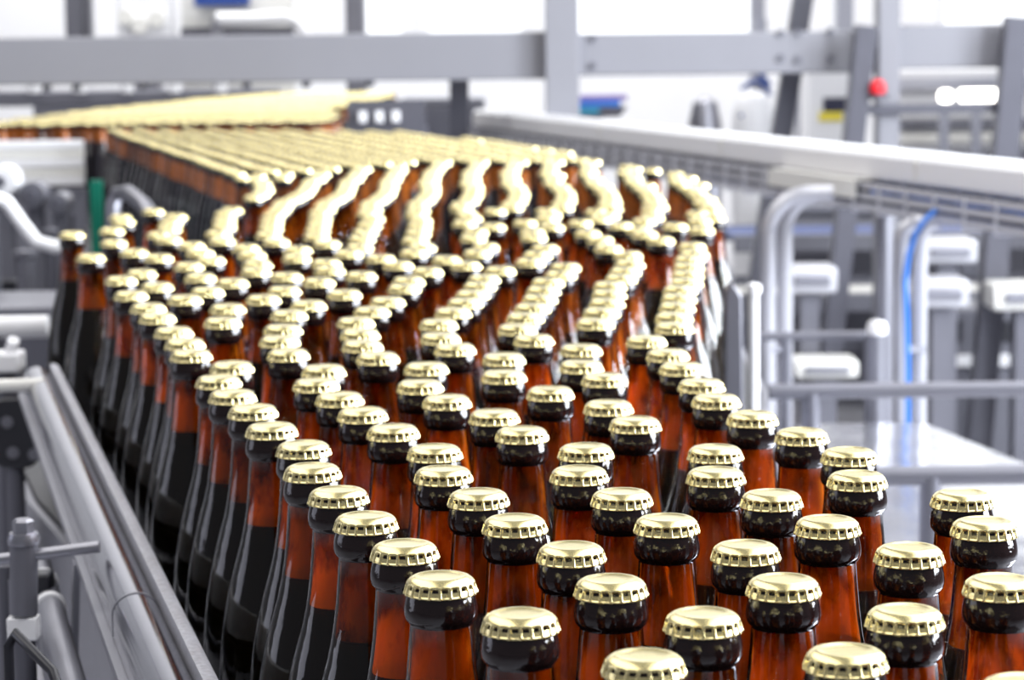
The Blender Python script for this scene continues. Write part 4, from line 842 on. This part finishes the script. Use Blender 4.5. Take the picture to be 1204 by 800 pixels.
# dark cabinet with black openings
p, q = aty(1090, 370, 7.5), aty(1260, 480, 7.5)
t = thing('base_cabinet', 'dark grey cabinet with black openings low at right', 'cabinet', V((p.x + q.x) / 2, 7.8, 0))
MB().box(((p.x + q.x) / 2, 7.8, p.z / 2), (q.x - p.x, .3, p.z)).build('body', M['midsteel'], t, bevel=.01)
for (x0, x1) in ((1105, 1140), (1168, 1230)):
    a, b_ = aty(x0, 384, 7.5), aty(x1, 408, 7.5)
    MB().box(((a.x + b_.x) / 2, 7.645, (a.z + b_.z) / 2), (b_.x - a.x, .02, a.z - b_.z)).build('opening', M['black'], t)
a, b_ = aty(1090, 425, 7.5), aty(1240, 437, 7.5)
MB().box(((a.x + b_.x) / 2, 7.64, (a.z + b_.z) / 2), (b_.x - a.x, .03, a.z - b_.z)).build('ledge', M['white'], t, bevel=.004)

# control cabinet with dark display and yellow label
Y = 10.5
a, b_ = aty(950, 82, Y), aty(1012, 176, Y)
t = thing('control_cabinet', 'white control cabinet with a dark display and yellow label', 'cabinet', V((a.x + b_.x) / 2, Y, 0))
MB().box(((a.x + b_.x) / 2, Y + .15, a.z / 2), (b_.x - a.x, .3, a.z)).build('body', M['white'], t, bevel=.01)
a, b_ = aty(968, 115, Y), aty(1002, 131, Y)
MB().box(((a.x + b_.x) / 2, Y - .005, (a.z + b_.z) / 2), (b_.x - a.x, .02, a.z - b_.z)).build('display', M['screen'], t)
a, b_ = aty(963, 132, Y), aty(990, 142, Y)
MB().box(((a.x + b_.x) / 2, Y - .005, (a.z + b_.z) / 2), (b_.x - a.x, .02, a.z - b_.z)).build('label_plate', M['yellow'], t)
# rounded white hood with blue pipes
Y = 10.1
c = aty(886, 132, Y)
t = thing('filler_hood', 'rounded white machine hood with blue fittings behind the white duct', 'machine', V(c.x, Y, 0))
MB().lathe([(.085, -1.1), (.088, -.06), (.085, .0), (.07, .05), (.045, .08), (0, .095)], 24, c).build('hood', M['white'], t)
MB().lathe([(.06, -1.0), (.07, -.05), (.05, .04), (0, .07)], 20, c + V(-.19, .1, -.0)).build('grey_hood', M['steel'], t)
for pts in ([(872, 105), (885, 95), (898, 98), (906, 112)], [(893, 85), (897, 92), (906, 100)], [(870, 135), (878, 138)]):
    MB().tube([aty(px, py, Y - .06) for px, py in pts], .010, 10).build('fitting', M['bluedark'], t)
c2 = aty(895, 95, Y)
MB().bar(V(c2.x, Y + .05, .3), V(c2.x, Y + .05, c2.z + .25), .05, .05).build('mast', M['steel'], t)
# shallow tray with blue and violet parts
Y = 8.6
c = aty(708, 126, Y)
t = thing('parts_tray', 'small dark tray with blue and violet parts right of the frame post', 'tray', V(c.x, Y, 0))
MB().add([(c.x - .10, Y, c.z - .035), (c.x + .06, Y, c.z - .035), (c.x + .09, Y, c.z + .0), (c.x - .10, Y, c.z + .0)] + [(c.x - .10, Y + .2, c.z - .035), (c.x + .06, Y + .2, c.z - .035), (c.x + .09, Y + .2, c.z + .0), (c.x - .10, Y + .2, c.z + .0)],
         [[0, 1, 2, 3], [7, 6, 5, 4], [0, 4, 5, 1], [1, 5, 6, 2], [3, 2, 6, 7], [0, 3, 7, 4]]).build('tray', M['darksteel'], t, bevel=.003)
MB().box((c.x - .02, Y + .1, c.z + .010), (.17, .16, .02)).build('blue_part', M['blue'], t, bevel=.004)
MB().box((c.x + .0, Y + .12, c.z + .030), (.18, .14, .02)).build('violet_part', M['purple'], t, bevel=.004)
MB().box((c.x - .05, Y - .003, c.z - .012), (.08, .01, .016)).build('teal_part', M['teal'], t)
MB().bar((c.x - .02, Y + .1, 0), (c.x - .02, Y + .1, c.z - .035), .05, .05).build('stand', M['white'], t)

# behind the beam on the left: white machine parts
Y = 12.2
def blk(nm, lab, cat, x0, y0, x1, y1, Y, m, dep=.25, grp=None):
    a, b_ = aty(x0, y0, Y), aty(x1, y1, Y)
    t = thing(nm, lab, cat, V((a.x + b_.x) / 2, Y, 0), grp)
    MB().box(((a.x + b_.x) / 2, Y + dep / 2, (a.z + b_.z) / 2), (b_.x - a.x, dep, a.z - b_.z)).build('housing', M[m], t, bevel=.012)
    MB().box(((a.x + b_.x) / 2, Y + dep / 2, b_.z / 2), ((b_.x - a.x) * .5, dep * .6, b_.z)).build('pedestal', M['steel'], t)
    return t, a, b_


t, a, b_ = blk('machine_column', 'grey upright machine column at top left', 'column', 74, -40, 100, 60, Y, 'midsteel')
MB().box((b_.x + .025, Y + .02, (a.z + b_.z) / 2), (.022, .1, a.z - b_.z)).build('cable_channel', M['darksteel'], t)
t, a, b_ = blk('valve_block', 'white valve block behind the beam at top left', 'machine', 136, -40, 200, 44, Y, 'white')
for px, py in ((148, 20), (165, 30), (185, 22)):
    q = aty(px, py, Y - .01)
    MB().tube([q + V(0, -.03, 0), q + V(0, .02, 0)], .04, 16).build('valve', M['cream'], t)
MB().box(((a.x + b_.x) / 2, Y + .05, b_.z - .012), ((b_.x - a.x), .1, .03)).build('shade_strip', M['darksteel'], t)  # solid dark strip standing in for the shade under the block
t = thing('white_elbow_pipe', 'white elbow pipe behind the beam left of centre', 'pipe', V(aty(300, 30, Y).x, Y, 0))
pts = [aty(px, py, Y) for px, py in ((255, 22), (300, 22), (335, 20), (348, 24), (356, 34), (360, 50))]
MB().tube(pts, .034, 14).build('pipe', M['white'], t)
q = pts[0]
MB().bar(V(q.x, Y, 0), q, .05, .05).build('stand', M['steel'], t)
p, q = aty(212, 35, Y + .2), aty(345, 45, Y + .2)
MB().box(((p.x + q.x) / 2, Y + .25, (p.z + q.z) / 2), (q.x - p.x, .1, p.z - q.z + .02)).build('bed', M['darksteel'], t)
p, q = aty(228, -10, Y + .2), aty(292, 6, Y + .2)
MB().box(((p.x + q.x) / 2, Y + .25, (p.z + q.z) / 2), (q.x - p.x, .1, p.z - q.z)).build('nameplate', M['bluedark'], t)
p, q = aty(212, 8, Y + .3), aty(345, 45, Y + .3)
MB().box(((p.x + q.x) / 2, Y + .36, (p.z + q.z) / 2 - .2), (q.x - p.x, .1, p.z - q.z + .5)).build('housing', M['cream'], t)
t, a, b_ = blk('hall_column', 'slim grey column behind the beam left of the bright window', 'column', 404, -60, 430, 140, 12.9, 'midsteel')
# dark machine bed behind the far end of the bottles
t, a, b_ = blk('machine_bed', 'dark grey machine bed beyond the bottles below the beam centre', 'machine', 472, 124, 570, 180, 8.5, 'darksteel', .5)
MB().box(((a.x + b_.x) / 2, 8.75, a.z + .012), (b_.x - a.x, .5, .02)).build('top_plate', M['steel'], t, bevel=.003)
t, a, b_ = blk('machine_rail', 'grey horizontal machine rail beyond the far bottles at left', 'rail', -60, 108, 330, 122, 11.8, 'midsteel', .1)
for k in range(5):
    q = aty(40 + k * 55, 104, 11.75)
    MB().tube([q + V(0, 0, -.02), q + V(0, 0, .03)], .03, 12).build('knob', M['white'], t)
for (px, py, w, lab) in ((1112, 113, 9, 'round white lamp right of red signal lamp'), (1150, 112, 26, 'wide white lamp above the dark cross bar')):
    q = aty(px, py, 10.2)
    t = thing('work_lamp', lab, 'lamp', V(q.x, 10.2, 0))
    MB().box(q, (w * 2 * 10.2 / 2900 * .9, .03, .05)).build('lamp_glass', M['lamp'], t, bevel=.02)
    MB().bar(V(q.x, 10.24, 0), V(q.x, 10.24, q.z), .04, .03).build('stand', M['steel'], t)

# right background upper: pale machine with bands
t, a, b_ = blk('packing_machine', 'pale grey machine behind the frame at far right', 'machine', 1048, 82, 1300, 175, 10.9, 'white', .5)
for (y0, y1, m) in ((92, 104, 'steel'), (140, 150, 'midsteel'), (158, 166, 'cream')):
    p, q = aty(1052, y0, 10.88), aty(1290, y1, 10.88)
    MB().box(((p.x + q.x) / 2, 10.88, (p.z + q.z) / 2), (q.x - p.x, .05, p.z - q.z)).build('panel', M[m], t, bevel=.005)
for (px, w) in ((890, 16), (940, 10), (992, 20)):
    p = aty(px, 0, 12.0)
    MB().bar(V(p.x, 12, 0), V(p.x, 12, 3.2), w * 12 / 2900, .1).build('hall_post', M['steel'], label='pale grey hall post at top right, %s' % {890: 'left of the dark leg', 940: 'behind the dark leg', 992: 'left of the front frame post'}[px], category='post')

# ------------------------------------------------------------------ the hall
MB().box((0, 5, -.05), (24, 26, .1)).build('floor', M['floor'], kind='structure', label='pale grey hall floor', category='floor')
Yw = 15.0
MB().box((0, Yw + .1, 3), (24, .2, 6)).build('wall_back', M['wall'], kind='structure', label='white back wall of the hall', category='wall')
n = 1
for (x0, x1) in ((-.92, -.62), (-.50, .1), (.35, 1.5), (2.6, 3.8)):
    t = thing('window_%d' % n, 'bright window in the white back wall', 'window', ((x0 + x1) / 2, Yw, 1.4), kind='structure')
    MB().box(((x0 + x1) / 2, Yw - .01, 2.6), (x1 - x0, .02, 2.6)).build('pane', M['pane'], t)
    b = MB()
    for xx in (x0, x1):
        b.box((xx, Yw - .03, 2.6), (.05, .06, 2.65))
    for zz in (1.3, 3.9):
        b.box(((x0 + x1) / 2, Yw - .03, zz), (x1 - x0 + .05, .06, .05))
    b.build('frame', M['wall'], t)
    n += 1

# ------------------------------------------------------------------ light
w = bpy.data.worlds.new('hall light')
bpy.context.scene.world = w
w.use_nodes = True
bg = w.node_tree.nodes['Background']
bg.inputs[0].default_value = (0.84, 0.87, 1.0, 1)
bg.inputs[1].default_value = 0.11


def area(name, loc, target, sx, sy, power, col):
    l = bpy.data.lights.new(name, 'AREA')
    l.shape = 'RECTANGLE'
    l.size, l.size_y = sx, sy
    l.energy = power
    l.color = col
    o = bpy.data.objects.new(name, l)
    C.objects.link(o)
    o.location = loc
    o.rotation_euler = (Vector(target) - Vector(loc)).to_track_quat('-Z', 'Y').to_euler()
    return o


area('added_side_light', (3.7, 1.7, 2.2), (0, 1.5, 1.1), 1.9, 1.9, 230, (.88, .93, 1.0))  # assumed unseen source, no window built: blue-white glints on the bottle collars
area('added_side_light', (3.8, 4.3, 2.6), (0, 2.6, 1.1), 3.0, 2.2, 340, (.88, .93, 1.0))  # assumed larger source further back, also windowless: whitens the caps' right sides
area('added_side_light', (-3.8, 2.2, 2.0), (0, 1.8, 1.0), 1.7, 2.2, 13, (.82, .84, 1.0))  # weak light added on the left, no window there: lavender streaks on bottles
area('added_overhead_light', (-2.3, 3.0, 4.6), (-2.3, 3.0, 0), 3.2, 10.0, 150, (1.0, .98, .95))  # assumed overhead source, no lamp built: left highlight on the caps
area('added_overhead_light', (2.4, 3.0, 4.6), (2.4, 3.0, 0), 3.2, 10.0, 210, (1.0, 1.0, 1.0))  # assumed brighter twin on the right, unseen: second highlight on the caps
area('added_overhead_light', (0.0, 11.5, 4.9), (0, 13.0, 1.2), 9.0, 3.0, 300, (1, 1, 1))  # unseen light added to brighten the back wall

# ------------------------------------------------------------------ camera
cd = bpy.data.cameras.new('camera')
cam = bpy.data.objects.new('camera', cd)
C.objects.link(cam)
R0, U0, F0 = V(1, 0, 0), V(0, sin(TH), cos(TH)), V(0, cos(TH), -sin(TH))
R_ = R0 * cos(ROLL) - U0 * sin(ROLL)
U_ = R0 * sin(ROLL) + U0 * cos(ROLL)
cam.matrix_world = Matrix(((R_.x, U_.x, -F0.x, 0), (R_.y, U_.y, -F0.y, 0), (R_.z, U_.z, -F0.z, HC), (0, 0, 0, 1)))
cd.sensor_width = 36
cd.lens = FPX / 1204 * 36
cd.clip_start = 0.05
cd.clip_end = 60
cd.dof.use_dof = True
cd.dof.focus_distance = 1.06
cd.dof.aperture_fstop = 18.5
sc = bpy.context.scene
sc.camera = cam
sc.view_settings.view_transform = 'Standard'
sc.view_settings.look = 'None'
sc.view_settings.gamma = 1
sc.view_settings.use_curve_mapping = False
sc.view_settings.exposure = 0.66
